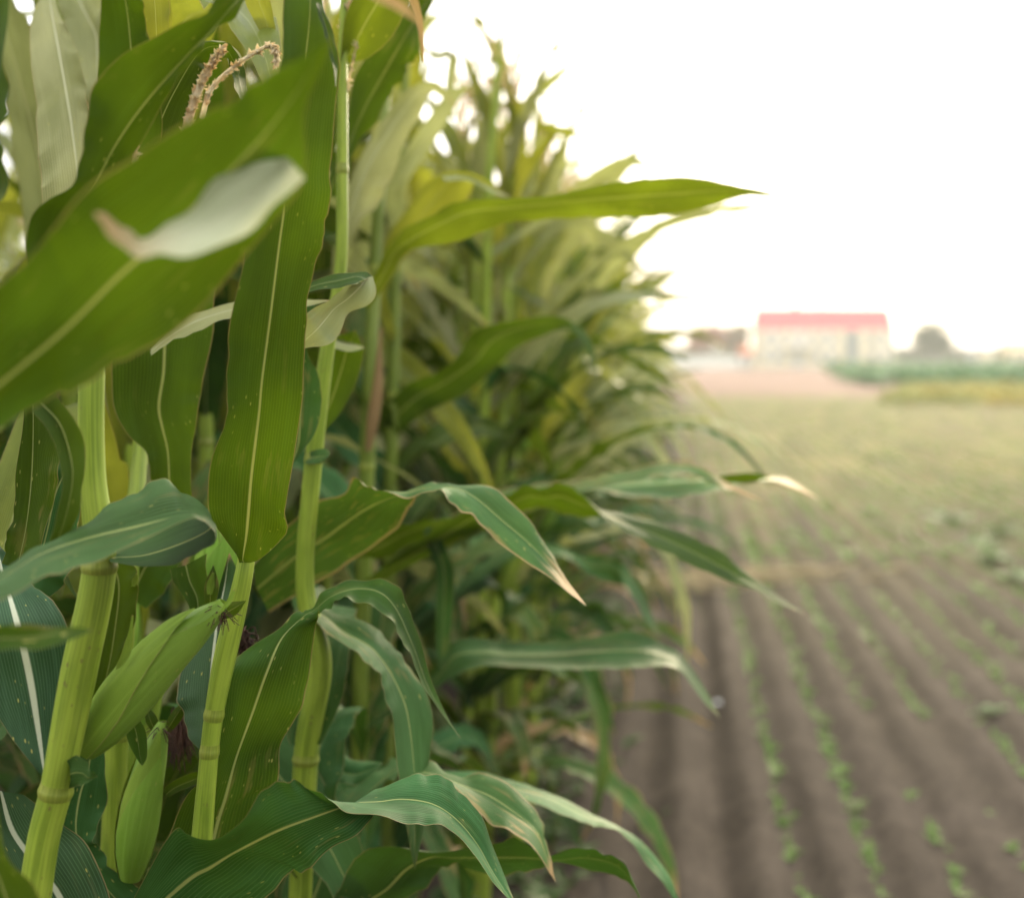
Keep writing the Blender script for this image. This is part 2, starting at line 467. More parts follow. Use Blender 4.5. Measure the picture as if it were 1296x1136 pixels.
def strip(name, pts, z, mat):
    b = MB(); b.poly([(x, y, z) for x, y in pts])
    return tag(b.build(name, mat, smooth=False), kind='structure')
PINK = plain_mat('bare_soil_far', (0.15, 0.092, 0.068), (0.20, 0.13, 0.095), 0.25, 0.95, 0.2, (1, 0.3, 1), spec=.02)
strip('bare_soil_strip', [(-3, 44), (9.5, 44), (15, 80), (21, 140), (-5, 140)], 0.006, PINK)
GRASSY = plain_mat('field_grass', (0.10, 0.13, 0.04), (0.2, 0.18, 0.08), 0.4, 0.95, 0.2, spec=.02)
strip('grass_verge', [(-30, 141), (130, 141), (160, 290), (-60, 290)], 0.006, GRASSY)

# ------------------------------------------------------------------ corn parts
def stalk_mb(pts, rad, nodes=(), ns=14, nsub=4):
    mb = MB()
    p = tube(mb, pts, rad, ns=ns, nsub=nsub, mi=0)
    return mb, p

def add_nodes(mb, pts, rad, zs, ns=14, k=1.08):
    pts = np.array(pts, dtype=float)
    C = catmull(np.array([list(p) + [r] for p, r in zip(pts, rad)]), 10)
    o = np.argsort(C[:, 2])
    C = C[o]
    for z in zs:
        q = np.array([np.interp(z, C[:, 2], C[:, i]) for i in range(4)])
        q2 = np.array([np.interp(z + 0.02, C[:, 2], C[:, i]) for i in range(4)])
        d = (q2 - q)[:3]; d = d / (np.linalg.norm(d) + 1e-9)
        r = q[3]
        pr = [(-0.006, 1.0), (-0.003, k), (0.0, k * 1.02), (0.0025, 1 + (k - 1) * .6), (0.007, 1.0)]
        tube(mb, [q[:3] + d * a for a, _ in pr], [r * b for _, b in pr], ns=ns, nsub=2, mi=1, cap=False)

def ear_parts(parent, base, tip, rad, seed=0, silk=True, lean=0.0, flags=True, toward=(0, -1, 0)):
    rg = random.Random(seed)
    b, tp = np.array(base, float), np.array(tip, float)
    ax = tp - b; Ln = np.linalg.norm(ax); ax = ax / Ln
    x = nrm(np.cross(ax, np.array([0.0, 1, 0.1]))); y = np.cross(ax, x)
    prof = [(0, .42), (.06, .62), (.16, .84), (.3, .98), (.45, 1.0), (.6, .94), (.75, .80), (.87, .60), (.95, .40), (1.0, .22)]
    tt = np.linspace(0, 1, 26); rr = np.interp(tt, [p[0] for p in prof], [p[1] for p in prof]) * rad
    a = np.linspace(0, 2 * math.pi, 28, endpoint=False)
    def surf(tt, rr, A):
        V = np.zeros((len(tt), A.shape[1], 3))
        bend = lean * np.sin(tt * math.pi)
        for i, t_ in enumerate(tt):
            c = b + ax * Ln * t_ + x * bend[i]
            V[i] = c + rr[i] * (np.cos(A[i])[:, None] * x + np.sin(A[i])[:, None] * y)
        U = np.zeros(V.shape[:2] + (2,)); U[:, :, 0] = A / 6.2832; U[:, :, 1] = tt[:, None]
        M = np.zeros_like(U); M[:, :, 0] = np.abs((A % 6.2832) - math.pi) * rad; M[:, :, 1] = (tt * Ln)[:, None]
        return V, U, M
    mb = MB()
    V, U, M = surf(tt, rr, np.repeat(a[None], len(tt), 0))
    mb.grid(V, U, M, 0, closed=True)
    hus = mb.build('ear', [HUSK, NODE], parent)
    # overlapping outer husk leaves with slanting free edges
    for k in range(3):
        th = rg.uniform(0, 6.28) + k * 2.1
        t1 = (0.97, 0.8, 0.9)[k]
        ts = np.linspace(0, t1, 22)
        half = np.interp(ts / t1, [0, .3, .75, 1], [1.9, 1.6, .75, .06])
        A = th + np.linspace(-1, 1, 13)[None] * half[:, None] + (ts * 0.5)[:, None]
        r2 = np.interp(ts, tt, rr) * 1.022 + 0.0009 * (k + 1) + 0.0022 * np.linspace(0, 1, 22) ** 3
        m2 = MB(); V, U, M = surf(ts, r2, A); U[:, :, 0] = np.linspace(0, 1, 13)[None]; m2.grid(V, U, M)
        m2.build('husk_leaf', HUSKL, hus)
    if silk:
        sm = MB()
        for k in range(60):
            d = nrm(ax * .4 + 1.0 * (rg.uniform(-1, 1) * x + rg.uniform(-1, 1) * y))
            p0 = tp - ax * 0.008 + 0.10 * rad * (rg.uniform(-1, 1) * x + rg.uniform(-1, 1) * y)
            l = rg.uniform(0.004, 0.013)
            p1 = p0 + d * l * 0.5; p2 = p0 + d * l + np.array([rg.uniform(-.01, .01), rg.uniform(-.01, .01), -rg.uniform(.003, .02)])
            tube(sm, [p0, p1, p2], [0.0006, 0.0005, 0.0003], ns=4, nsub=2, cap=False)
        sm.build('silk', SILK, hus)
    if flags:
        for k in range(2):
            p0 = tp - ax * 0.012 + (x * (1 if k else -1)) * rad * 0.25
            d = nrm(ax * 0.8 + x * (0.6 if k else -0.5) + np.array([0, 0, .3]))
            sd_ = nrm(np.cross(d, y)); l = rg.uniform(0.025, 0.05)
            S = [(p0 - sd_ * .003, p0, p0 + sd_ * .003), (p0 + d * l * .5 - sd_ * .006, p0 + d * l * .5 + y * .003, p0 + d * l * .5 + sd_ * .006), (p0 + d * l,) * 3]
            fm = MB(); ribbon(fm, np.array(S), 4, 3, 0.0005, seed=seed + k); fm.build('husk_tip', LEAF, hus)
    return hus

def spike_mb(mb, pts, rad, n, rg, size=0.009):
    """one tassel branch: a thin axis with many small hanging spikelets"""
    p = tube(mb, pts, rad, ns=5, nsub=5, cap=False)
    p = np.array(p)
    for k in range(n):
        f = rg.uniform(0.08, 1) * (len(p) - 1); i = min(int(f), len(p) - 2)
        c = p[i] + (p[i + 1] - p[i]) * (f - i)
        d = nrm(p[i + 1] - p[i]) * rg.uniform(0.3, 1.0) + np.array([rg.uniform(-1, 1), rg.uniform(-1, 1), rg.uniform(-.9, .6)]) * 0.5
        d = nrm(d); s = nrm(np.cross(d, np.array([rg.uniform(-1, 1), rg.uniform(-1, 1), rg.uniform(-1, 1)])))
        q = nrm(np.cross(d, s))
        l = size * rg.uniform(.7, 1.3); wd = l * 0.24
        a0, a1, m0 = c, c + d * l, c + d * l * .45
        for u1, u2 in ((s, q), (q, -s), (-s, -q), (-q, s)):
            mb.poly([a0, m0 + u1 * wd, a1, m0 + u2 * wd])

# ------------------------------------------------------------------ generic corn plants
def gen_leaf(z, az, length, wmax, el0, bend, pw, rg, x0=(0, 0)):
    n = 9
    S = []
    p = np.array([x0[0], x0[1], z], float)
    tw = rg.uniform(-1.0, 1.0) if rg.random() < .6 else rg.uniform(-2.6, 2.6)
    curl = rg.uniform(-.4, .4)
    kink = rg.uniform(.35, .8) if rg.random() < .35 else None
    for i in range(n):
        s = i / (n - 1)
        el = el0 - bend * s ** pw
        if kink and s > kink: el -= 0.9
        a = az + curl * s
        d = np.array([math.cos(el) * math.cos(a), math.cos(el) * math.sin(a), math.sin(el)])
        if i: p = p + d * length / (n - 1)
        side = np.array([-math.sin(a), math.cos(a), 0.0])
        up = np.cross(d, side)
        wd = wmax * min(1, .45 + s * 4.5) * max(0.02, (1 - s ** 2.3)) ** .85 / 2
        ro = tw * max(0, s - .25)
        sd2 = side * math.cos(ro) + up * math.sin(ro)
        up2 = up * math.cos(ro) - side * math.sin(ro)
        fold = .45 * (1 - s) + .1
        S.append((p - sd2 * wd * math.cos(fold) - up2 * wd * math.sin(fold) * -1, p.copy(), p + sd2 * wd * math.cos(fold) + up2 * wd * math.sin(fold)))
    return np.array(S)

def plant_spec(seed):
    rg = random.Random(seed)
    h = rg.uniform(1.95, 2.2)
    az0 = rg.uniform(-.35, .35)
    lv = []
    n = rg.randint(13, 15)
    for i in range(n):
        f = i / (n - 1)
        z = 0.28 + f * (h - 0.55)
        az = az0 + (math.pi if i % 2 else 0) + rg.uniform(-.8, .8)
        ln = (0.55 + 0.42 * math.sin(math.pi * min(1, .25 + f * .75))) * rg.uniform(.85, 1.1)
        if f > .85: ln *= .72
        if f < .35: ln *= .82
        el0 = R_(50 + 26 * f + rg.uniform(-8, 8))
        bend = R_(rg.uniform(55, 130) * (1.15 - .92 * f))
        lv.append((z, az, ln, rg.uniform(.07, .098) * (0.8 if f > .85 else 1), el0, bend, rg.uniform(1.1, 2.0), f))
    lean = (rg.uniform(-.05, .05), rg.uniform(-.05, .05))
    return rg, h, lv, lean

def stalk_pts(h, lean):
    pts, rad = [], []
    for k in range(8):
        f = k / 7
        pts.append((lean[0] * f * f, lean[1] * f * f, f * (h - .18)))
        rad.append(0.0125 * (1 - f) ** .6 + 0.0045)
    return pts, rad

def leaf_material(f, rg):
    r = rg.random()
    if f < .12: return DRY if r < .15 else WORN
    if f < .26: return LOWER_COOL if r < .75 else WORN
    if f > .66: return UPPER_WARM if r < .5 else (PALE_LIT if r < .94 else LEAF)
    return LEAF if r < .17 else (UPPER_WARM if r < .45 else (WORN if r < .56 else PALE_LIT))  # many pale and yellow leaves, so the corn's brightness is partly painted

def tassel_mb(h, lean, rg, low=False):
    mb = MB()
    b = np.array([lean[0], lean[1], h - .22])
    for k in range(8 if not low else 6):
        az = rg.uniform(0, 6.28); sp = 0.0 if k == 0 else rg.uniform(.25, .6); l = .30 if k == 0 else rg.uniform(.16, .26)
        d = np.array([math.cos(az) * sp, math.sin(az) * sp, 1.0]); p0 = b + np.array([0, 0, .0 if k == 0 else rg.uniform(.0, .08)])
        dr = np.array([math.cos(az), math.sin(az), -.7]) * sp * .14
        pts = [p0, p0 + d * l * .5, p0 + d * l * .85 + dr * .5, p0 + d * l + dr]
        spike_mb(mb, pts, [.0028, .002, .0015, .001], 40 if not low else 12, rg, .010 if not low else .014)
    return mb

def build_generic(seed):
    """one plant with separate parts under an Empty at its foot"""
    rg, h, lv, lean = plant_spec(seed)
    root = empty('corn_plant', (0, 0, 0), 'corn plant', 'corn plant')
    pts, rad = stalk_pts(h, lean)
    mb, _ = stalk_mb(pts, rad, nsub=3, ns=10)
    add_nodes(mb, pts, rad, [l[0] - .01 for l in lv], ns=10, k=1.12)
    mb.build('stalk', [STALK, NODE], root)
    for i, (z, az, ln, wm, el0, bend, pw, f) in enumerate(lv):
        fx = (z / (h - .18)) ** 2
        S = gen_leaf(z, az, ln, wm, el0, bend, pw, rg, (lean[0] * fx, lean[1] * fx))
        b = MB(); ribbon(b, S, 4, 3, .006, .09, .06, seed * 40 + i)
        b.build('leaf', leaf_material(f, rg), root)
    k = rg.choice([5, 6])
    z, az = lv[k][0], lv[k][1]
    d = np.array([math.cos(az), math.sin(az), 0])
    fx = (z / (h - .18)) ** 2
    c0 = np.array([lean[0] * fx, lean[1] * fx, z - .02]) + d * .012
    ear_parts(root, c0, c0 + d * .075 + np.array([0, 0, .19]), .022, seed, flags=False)
    tassel_mb(h, lean, rg).build('tassel', TASSEL if rg.random() < .6 else TASSELG, root)
    return root

FARMATS = [STALK, LEAF, LOWER_COOL, WORN, UPPER_WARM, PALE_LIT, DRY, TASSEL, HUSK]
def low_plant(mb, seed, at=(0, 0), rot=0.0, sc=1.0):
    rg, h, lv, lean = plant_spec(seed)
    pts, rad = stalk_pts(h, lean)
    k0 = len(mb.v)
    tube(mb, pts, rad, ns=5, nsub=1, mi=0)
    for i, (z, az, ln, wm, el0, bend, pw, f) in enumerate(lv):
        S = gen_leaf(z, az, ln, wm, el0, bend, pw, rg)
        ribbon(mb, S, 1, 1, .006, .12, .05, seed * 40 + i, mi=FARMATS.index(leaf_material(f, rg)))
    b2 = tassel_mb(h, lean, rg, True)
    o = len(mb.v)
    mb.v += b2.v; mb.uv += b2.uv; mb.met += b2.met; mb.f += [tuple(i + o for i in f) for f in b2.f]; mb.mi += [7] * len(b2.f)
    c, s = math.cos(rot), math.sin(rot)
    for i in range(k0, len(mb.v)):
        x, y, z = mb.v[i]
        mb.v[i] = ((c * x - s * y) * sc + at[0], (s * x + c * y) * sc + at[1], z * sc)

def copy_tree(o, parent=None):
    c = o.copy(); col.objects.link(c)
    if parent is not None: c.parent = parent
    for ch in list(o.children): copy_tree(ch, c)
    return c

# ------------------------------------------------------------------ the plants at the near end of the outer row, leaf by leaf
class Plant:
    def __init__(s, label, path, rad, nodes, group=None, mat=None):
        """path: (x, y, depth) of points up the stalk, highest first; the foot is put on the ground"""
        pts = [np.array(P(*q)) for q in path]
        lo = pts[-1]
        if lo[2] > 0.05:
            n = max(2, int(lo[2] / .25)); d = (pts[-1] - pts[-2]); d = d / (abs(d[2]) + 1e-6)
            d[0] = max(-.12, min(.12, d[0])); d[1] = max(-.1, min(.1, d[1]))
            for k in range(1, n + 1):
                f = k / n
                pts.append(np.array([lo[0] + d[0] * lo[2] * (f - f * f / 2), lo[1] + d[1] * lo[2] * (f - f * f / 2), lo[2] * (1 - f)]))
        r = list(rad) + [rad[-1] * 1.12] * (len(pts) - len(rad))
        s.foot = pts[-1]
        s.root = empty('corn_plant', tuple(s.foot), label, 'corn plant', group)
        s.pts, s.r = pts, r
        mb = MB(); tube(mb, pts, r, ns=18, nsub=8)
        zs = [P(*q)[2] for q in nodes]
        if zs: add_nodes(mb, pts, r, zs, ns=18)
        z = min(zs + [lo[2]]) - .2
        low = []
        while z > .15: low.append(z); z -= .19
        if low: add_nodes(mb, pts, r, low, ns=18)
        mb.build('stalk', [mat or STALK, NODE], s.root, origin=s.foot)
        s.C = catmull(np.array(pts), 8)
    def at(s, z):
        o = np.argsort(s.C[:, 2]); C = s.C[o]
        return np.array([np.interp(z, C[:, 2], C[:, i]) for i in range(3)])

hseed = [0]
def leaf(pl, mat, keys, st, connect=True, fold=.006, wave=.004, camber=.06, wlen=.075, nsub=7, extra=None, name='leaf', t0=0.0, t1=1.0):
    """keys: (station, depth of left edge, depth of right edge); st: photo points of left edge, midrib, right edge"""
    hseed[0] += 1
    def sec(st, keys):
        S = []
        for i, q in enumerate(st):
            dl = np.interp(i, [k[0] for k in keys], [k[1] for k in keys])
            dr = np.interp(i, [k[0] for k in keys], [k[2] for k in keys])
            if len(q) == 2: q = q * 3
            w_ = min(1, math.hypot(q[4] - q[0], q[5] - q[1]) / 40)
            S.append((P(q[0], q[1], dl), P(q[2], q[3], (dl + dr) / 2 + fold * w_), P(q[4], q[5], dr)))
        return S
    S = sec(st, keys)
    if len(st[-1]) == 2:
        tp = np.array(S[-1]); pv = np.array(S[-2]); d = (pv[2] - pv[0]); d = d / (np.linalg.norm(d) + 1e-9) * .0008
        S[-1] = (tp[1] - d, tp[1], tp[1] + d)
    if connect:
        m0 = np.array(S[0][1]); w0 = np.array(S[0][2]) - np.array(S[0][0])
        hd = math.hypot(m0[0] - pl.foot[0], m0[1] - pl.foot[1])
        q = pl.at(max(.1, m0[2] - .05 - .3 * hd)) + np.array([0, .004, 0])
        ws = w0 / (np.linalg.norm(w0) + 1e-9) * .013
        mid = (q * .5 + m0 * .5) + np.array([0, 0, .0])
        S = [(q - ws, q, q + ws), (mid - w0 * .38, mid, mid + w0 * .38)] + S
    mb = MB()
    ribbon(mb, np.array(S), nsub, 6, wave, wlen, camber, hseed[0], t0=t0, t1=t1)
    if extra:
        ribbon(mb, np.array(sec(extra[1], extra[0])), nsub, 6, .002, wlen, camber, hseed[0] + 500, mi=1 if len(extra) > 2 else 0, t0=.45, t1=1.0)
    mats = [mat] + ([extra[2]] if extra and len(extra) > 2 else [])
    return mb.build(name, mats, pl.root, origin=pl.foot)

def random_leaves(pl, seed, zs, azc, spread=.5, mats=(LEAF, LOWER_COOL), ln=.6):
    rg = random.Random(seed)
    for z in zs:
        q = pl.at(z)
        S = gen_leaf(z, azc + rg.uniform(-spread, spread), ln * rg.uniform(.85, 1.15), rg.uniform(.07, .09), R_(rg.uniform(45, 68)), R_(rg.uniform(60, 130)), 1.5, rg, (q[0], q[1]))
        b = MB(); ribbon(b, S, 5, 4, .006, .085, .06, seed * 7 + int(z * 100))
        b.build('leaf', rg.choice(mats), pl.root, origin=pl.foot)

GR = 'corn plants at the near end of the outer row'
# --- the plant closest to the camera: its stalk stands outside the picture, one big leaf reaches in
Z = Plant('corn plant closest to the lens, its large blurred leaf ending in a white tip', [(-215, -250, .78), (-210, 200, .78), (-205, 700, .78), (-215, 1100, .78)], [.009, .011, .0125, .0135], [(-210, 200, .78), (-205, 640, .78)], GR)
leaf(Z, LEAF, [(0, .72, .76), (6, .68, .73), (9, .68, .69)], [
    (-70, 410, -70, 545, -60, 590), (0, 359, 0, 487, 0, 538), (50, 312, 82, 418, 90, 494), (102, 246, 150, 350, 185, 440), (170, 200, 208, 300, 248, 398),
    (232, 158, 262, 245, 318, 316), (300, 120, 328, 178, 382, 230), (350, 92, 372, 122, 386, 145), (388, 67, 401, 77, 406, 90), (423, 47)],
    fold=.008, wave=.003, extra=([(0, .73, .70), (7, .68, .63)], [(338, 183, 364, 200, 386, 226), (312, 201, 338, 228, 356, 254), (264, 243, 290, 270, 304, 298), (217, 276, 230, 300, 238, 325),
    (178, 300, 186, 312, 194, 328), (158, 293, 160, 305, 166, 317), (132, 270, 132, 281, 136, 293), (119, 272)], WHITISH))
leaf(Z, DRY, [(0, .72, .72), (3, .70, .70)], [(440, -40, 447, -45, 455, -50), (462, -8, 468, -14, 474, -20), (500, 12, 504, 6, 508, 0), (533, 28)], connect=False)

# --- plant A: the thick stalk with the ear
A = Plant('corn plant with a thick bright stalk, a leaf folded across and a fat ear', [(160, -330, 1.06), (140, 60, 1.06), (124, 330, 1.06), (116, 480, 1.06), (117, 600, 1.06), (126, 715, 1.06), (100, 850, 1.06), (73, 990, 1.06), (44, 1136, 1.06)],
          [.006, .0085, .0095, .0100, .0102, .0128, .0140, .0125, .0125], [(126, 716, 1.06), (70, 1000, 1.06)], GR)
leaf(A, LEAF, [(0, .98, 1.02), (10, .92, .96)], [(20, 430, 60, 430, 110, 430), (33, 345, 75, 335, 130, 325), (36, 278, 88, 276, 150, 258), (62, 251, 106, 250, 158, 236), (100, 226, 124, 225, 166, 215),
    (105, 170, 143, 190, 172, 192), (118, 115, 168, 152, 190, 160), (150, 74, 200, 112, 214, 118), (200, 46, 238, 70, 246, 73), (250, 18, 273, 33, 278, 36), (305, -28, 316, -20, 322, -14), (380, -110)], connect=False, wave=.002)
leaf(A, LEAF, [(0, 1.1, 1.14), (5, 1.1, 1.16), (8, 1.2, 1.16)], [(120, 310, 170, 310, 220, 310), (140, 230, 185, 215, 226, 205), (165, 165, 205, 150, 243, 138), (200, 108, 230, 100, 256, 106), (236, 66, 250, 70, 264, 84),
    (262, 51, 268, 59, 276, 70), (286, 55, 287, 64, 286, 74), (304, 74, 299, 86, 294, 94), (313, 112, 306, 114, 300, 116), (316, 150)], wave=.002, extra=([(0, 1.19, 1.16), (3, 1.22, 1.18)], [(268, 51, 270, 57, 276, 62), (292, 58, 290, 66, 288, 74), (306, 76, 300, 84, 296, 92), (314, 112, 308, 114, 302, 116), (315, 140)], PALE_LIT))
leaf(A, LEAF, [(0, 1.05, 1.07), (3, 1.0, 1.02)], [(122, 170, 172, 170, 205, 165), (123, 92, 168, 92, 193, 88), (127, 25, 163, 30, 185, 25), (130, -20, 156, -20, 172, -22), (133, -100, 148, -100, 158, -100), (150, -190)])
leaf(A, UPPER_WARM, [(0, 1.2, 1.2)], [(175, 120, 195, 120, 215, 110), (182, 60, 198, 60, 214, 50), (178, 5, 196, 5, 212, 0), (170, -60, 190, -60, 205, -60), (185, -150)])
leaf(A, LEAF, [(0, .95, .92), (4, .95, .92)], [(-60, 300, -30, 300, -12, 330), (-40, 220, -20, 220, 1, 215), (-35, 140, -15, 140, 6, 130), (-30, 60, -10, 60, 11, 50), (-30, -20, -8, -20, 14, -30), (-20, -120)], connect=False)
leaf(A, LEAF, [(0, 1.0, 1.0), (5, .97, .99)], [(40, 520, 52, 510, 70, 498), (60, 543, 75, 535, 94, 528), (73, 575, 88, 572, 107, 562), (78, 604, 92, 604, 107, 602), (74, 640, 86, 642, 98, 642), (66, 680, 74, 682, 84, 684), (60, 730)], connect=False)
leaf(A, LEAF, [(0, 1.17, 1.17)], [(25, 470, 40, 470, 60, 470), (30, 530, 42, 530, 58, 528), (21, 600, 40, 600, 76, 590), (14, 660, 34, 660, 62, 650), (4, 700, 25, 705, 48, 710), (-5, 760, 10, 765, 30, 770)], connect=False)
leaf(A, LOWER_COOL, [(0, 1.22, 1.22)], [(75, 560, 90, 560, 112, 570), (70, 585, 85, 590, 110, 600), (45, 615, 70, 625, 104, 640), (35, 660, 60, 670, 98, 690), (28, 712, 45, 725, 80, 740), (20, 780)], connect=False)
leaf(A, LOWER_COOL, [(0, 1.06, 1.05), (1, 1.09, 1.04), (3, 1.10, 1.02), (4, 1.08, 1.01), (8, 1.02, .90), (11, .9, .8)], [
    (134, 700, 137, 705, 140, 711), (172, 684, 183, 702, 190, 717), (222, 655, 235, 685, 243, 704), (254, 643, 266, 668, 271, 685),
    (250, 633, 263, 655, 268, 667), (232, 622, 245, 652, 255, 659), (204, 607, 225, 655, 238, 658), (160, 628, 172, 667, 172, 690), (110, 660, 108, 682, 100, 715), (60, 690, 50, 702, 50, 738), (0, 727, 0, 733, 0, 757), (-70, 765, -70, 772, -70, 788), (-190, 850)],
    connect=False, fold=0, wave=.0015)
leaf(A, RIBBED, [(0, 1.08, 1.08), (3, 1.10, 1.10), (5, 1.2, 1.2)], [(48, 976, 57, 986, 62, 984), (10, 926, 50, 935, 80, 930), (-25, 860, 38, 860, 92, 850), (-40, 780, 22, 790, 80, 780), (-40, 700, 5, 730, 45, 740), (-50, 620, -20, 650, 0, 690), (-90, 560)], connect=False, wave=.002)
leaf(A, LOWER_COOL, [(0, 1.05, 1.06), (4, 1.0, 1.03)], [(84, 962, 80, 985, 76, 1000), (95, 956, 92, 978, 88, 998), (106, 962, 104, 978, 98, 994), (116, 972, 112, 984, 106, 992), (123, 982)], connect=False, wave=.002)
leaf(A, LEAF, [(0, .80, .79), (3, .82, .81)], [(-120, 800, -120, 815, -120, 828), (-40, 795, -40, 809, -40, 824), (30, 791, 30, 806, 30, 822), (78, 791, 80, 801, 78, 813), (116, 797)], connect=False)
leaf(A, RIBBED, [(0, 1.16, 1.16)], [(-10, 990, 0, 1000, 30, 1005), (-12, 1040, 14, 1050, 76, 1040), (0, 1090, 42, 1090, 114, 1078), (12, 1150, 80, 1142, 141, 1140), (30, 1250, 110, 1240, 170, 1230), (110, 1400)], connect=False)
leaf(A, LEAF, [(0, .86, .84)], [(-60, 960, -40, 960, -25, 965), (-50, 1010, -20, 1020, 2, 1020), (-50, 1070, -10, 1080, 16, 1075), (-40, 1140, 10, 1140, 47, 1130), (-10, 1230, 40, 1220, 80, 1200), (120, 1300)], connect=False)
leaf(A, LOWER_COOL, [(0, 1.3, 1.3)], [(128, 930, 120, 930, 108, 935), (135, 970, 112, 970, 80, 975), (134, 1010, 100, 1010, 70, 1005), (122, 1050, 96, 1050, 70, 1040), (126, 1075, 105, 1085, 80, 1075), (165, 1120, 140, 1130, 110, 1120), (230, 1190, 200, 1190, 180, 1190), (280, 1260)], connect=False)
leaf(A, LEAF, [(0, 1.32, 1.32)], [(110, 700, 130, 700, 160, 700), (130, 740, 150, 735, 174, 728), (122, 800, 145, 800, 172, 765), (118, 850, 135, 855, 160, 815), (112, 900, 120, 900, 140, 860), (100, 950)], connect=False)
leaf(A, PALE_LIT, [(0, 1.5, 1.5), (5, 1.32, 1.36)], [(60, -20, 62, -10, 68, -10), (38, 30, 66, 15, 76, 20), (40, 80, 74, 60, 96, 60), (46, 140, 83, 110, 108, 110), (50, 205, 92, 165, 112, 160), (56, 275, 101, 240, 112, 240), (66, 340, 104, 320, 116, 320), (90, 430)], connect=False)
leaf(A, PALE_LIT, [(0, 1.7, 1.7), (4, 1.6, 1.6)], [(60, -60, 85, -60, 125, -60), (72, 0, 100, 0, 132, 0), (86, 45, 122, 45, 132, 40), (98, 90, 124, 90, 140, 90), (114, 135, 130, 140, 150, 140), (140, 220)], connect=False)
ear_parts(A.root, np.array(P(108, 950, 1.09)) - A.foot, np.array(P(284, 762, 1.10)) - A.foot, .0205, 3, lean=.006)
mb = MB()
rgt = random.Random(5)
spike_mb(mb, [P(228, 190, 1.08), P(245, 130, 1.08), P(262, 92, 1.08), P(281, 62, 1.08)], [.0036, .0034, .0028, .0012], 420, rgt, .006)
spike_mb(mb, [P(255, 150, 1.07), P(268, 112, 1.07), P(300, 82, 1.07), P(335, 60, 1.07), P(348, 62, 1.07), P(350, 80, 1.07)], [.0022, .002, .0018, .0015, .001, .0008], 180, rgt, .0055)
spike_mb(mb, [P(166, 215, 1.04), P(169, 185, 1.04), P(172, 152, 1.04)], [.0022, .002, .001], 40, rgt, .008)
mb.build('tassel', TASSEL, A.root, origin=A.foot)

# --- plant B: the tall upright leaf
B = Plant('corn plant with one tall broad leaf standing upright above its collar', [(330, 560, 1.24), (318, 640, 1.22), (311, 712, 1.20), (298, 775, 1.20), (284, 835, 1.20), (270, 910, 1.20), (262, 985, 1.20), (250, 1136, 1.2)],
          [.003, .006, .0078, .0095, .0100, .0085, .0085, .010], [(271, 903, 1.2), (263, 950, 1.2)], GR)
leaf(B, LEAF, [(0, 1.19, 1.19), (2, 1.15, 1.18), (12, 1.0, 1.06), (15, 1.0, 1.04)], [(303, 712, 309, 712, 317, 712), (299, 702, 307, 706, 330, 706), (283, 680, 311, 680, 358, 681), (267, 657, 314, 652, 364, 668), (263, 628, 318, 605, 361, 645),
    (267, 583, 323, 562, 370, 590), (283, 542, 328, 520, 379, 531), (287, 510, 331, 485, 384, 486), (288, 450, 337, 440, 387, 422), (291, 405, 343, 395, 389, 382), (310, 324, 352, 320, 405, 317), (325, 250, 361, 255, 416, 262),
    (341, 170, 371, 180, 422, 176), (354, 95, 383, 95, 428, 92), (358, 45, 390, 45, 424, 46), (359, 0, 393, 0, 408, 0), (362, -60, 392, -60, 405, -60), (390, -200)], connect=False, fold=.006, wave=.0012, camber=.03)
leaf(B, LEAF, [(0, 1.02, 1.03)], [(400, 4, 402, 4, 404, 4), (407, 30, 412, 32, 420, 36), (414, 60, 420, 62, 427, 66), (422, 84, 424, 86, 426, 90), (425, 110)], connect=False, wave=.001)
leaf(B, LEAF, [(0, 1.22, 1.26), (5, 1.2, 1.26), (7, 1.27, 1.25), (8, 1.31, 1.26), (10, 1.36, 1.30), (15, 1.34, 1.32)], [(175, 1150, 250, 1150, 330, 1140), (216, 1052, 272, 1054, 346, 1008), (238, 1003, 285, 1010, 352, 986), (267, 976, 299, 958, 356, 942), (276, 908, 319, 903, 380, 897),
    (279, 852, 338, 850, 394, 842), (306, 825, 357, 807, 399, 792), (372, 781, 385, 779, 403, 778), (389, 769, 397, 772, 406, 776), (414, 748, 420, 754, 423, 762), (445, 734, 448, 745, 447, 758), (482, 732, 478, 748, 472, 766),
    (510, 752, 500, 768, 494, 787), (530, 806, 522, 815, 515, 820), (545, 860, 540, 865, 533, 862), (563, 900, 559, 900, 554, 895), (583, 934)], connect=False, fold=.004, wave=.0018)
leaf(B, LOWER_COOL, [(0, 1.12, 1.16), (5, 1.05, 1.12), (8, 1.10, 1.18), (13, 1.20, 1.25)], [(120, 1230, 150, 1190, 240, 1240), (210, 1062, 233, 1117, 300, 1168), (234, 1056, 265, 1098, 335, 1137), (270, 1062, 290, 1082, 368, 1104), (304, 1036, 320, 1066, 388, 1100), (330, 1005, 356, 1049, 404, 1090),
    (366, 985, 400, 1033, 440, 1062), (390, 997, 428, 1023, 466, 1038), (415, 1011, 442, 1018, 470, 1020), (445, 1026, 456, 1015, 472, 1004), (480, 1037, 480, 1014, 488, 995), (517, 1042, 510, 1011, 512, 984), (549, 1042, 547, 1017, 542, 977), (577, 1056, 577, 1036, 576, 994), (601, 1083, 604, 1068, 608, 1032), (620, 1110, 625, 1105, 629, 1083), (655, 1150)], connect=False, fold=.003, wave=.0022)
leaf(B, RIBBED, [(0, 1.24, 1.23), (5, 1.3, 1.28)], [(259, 958, 262, 960, 265, 956), (238, 926, 262, 925, 270, 915), (227, 892, 266, 880, 280, 870), (226, 866, 270, 830, 290, 830), (236, 834, 275, 785, 300, 780), (262, 790, 284, 740, 305, 735), (290, 700)], connect=False, wave=.002)
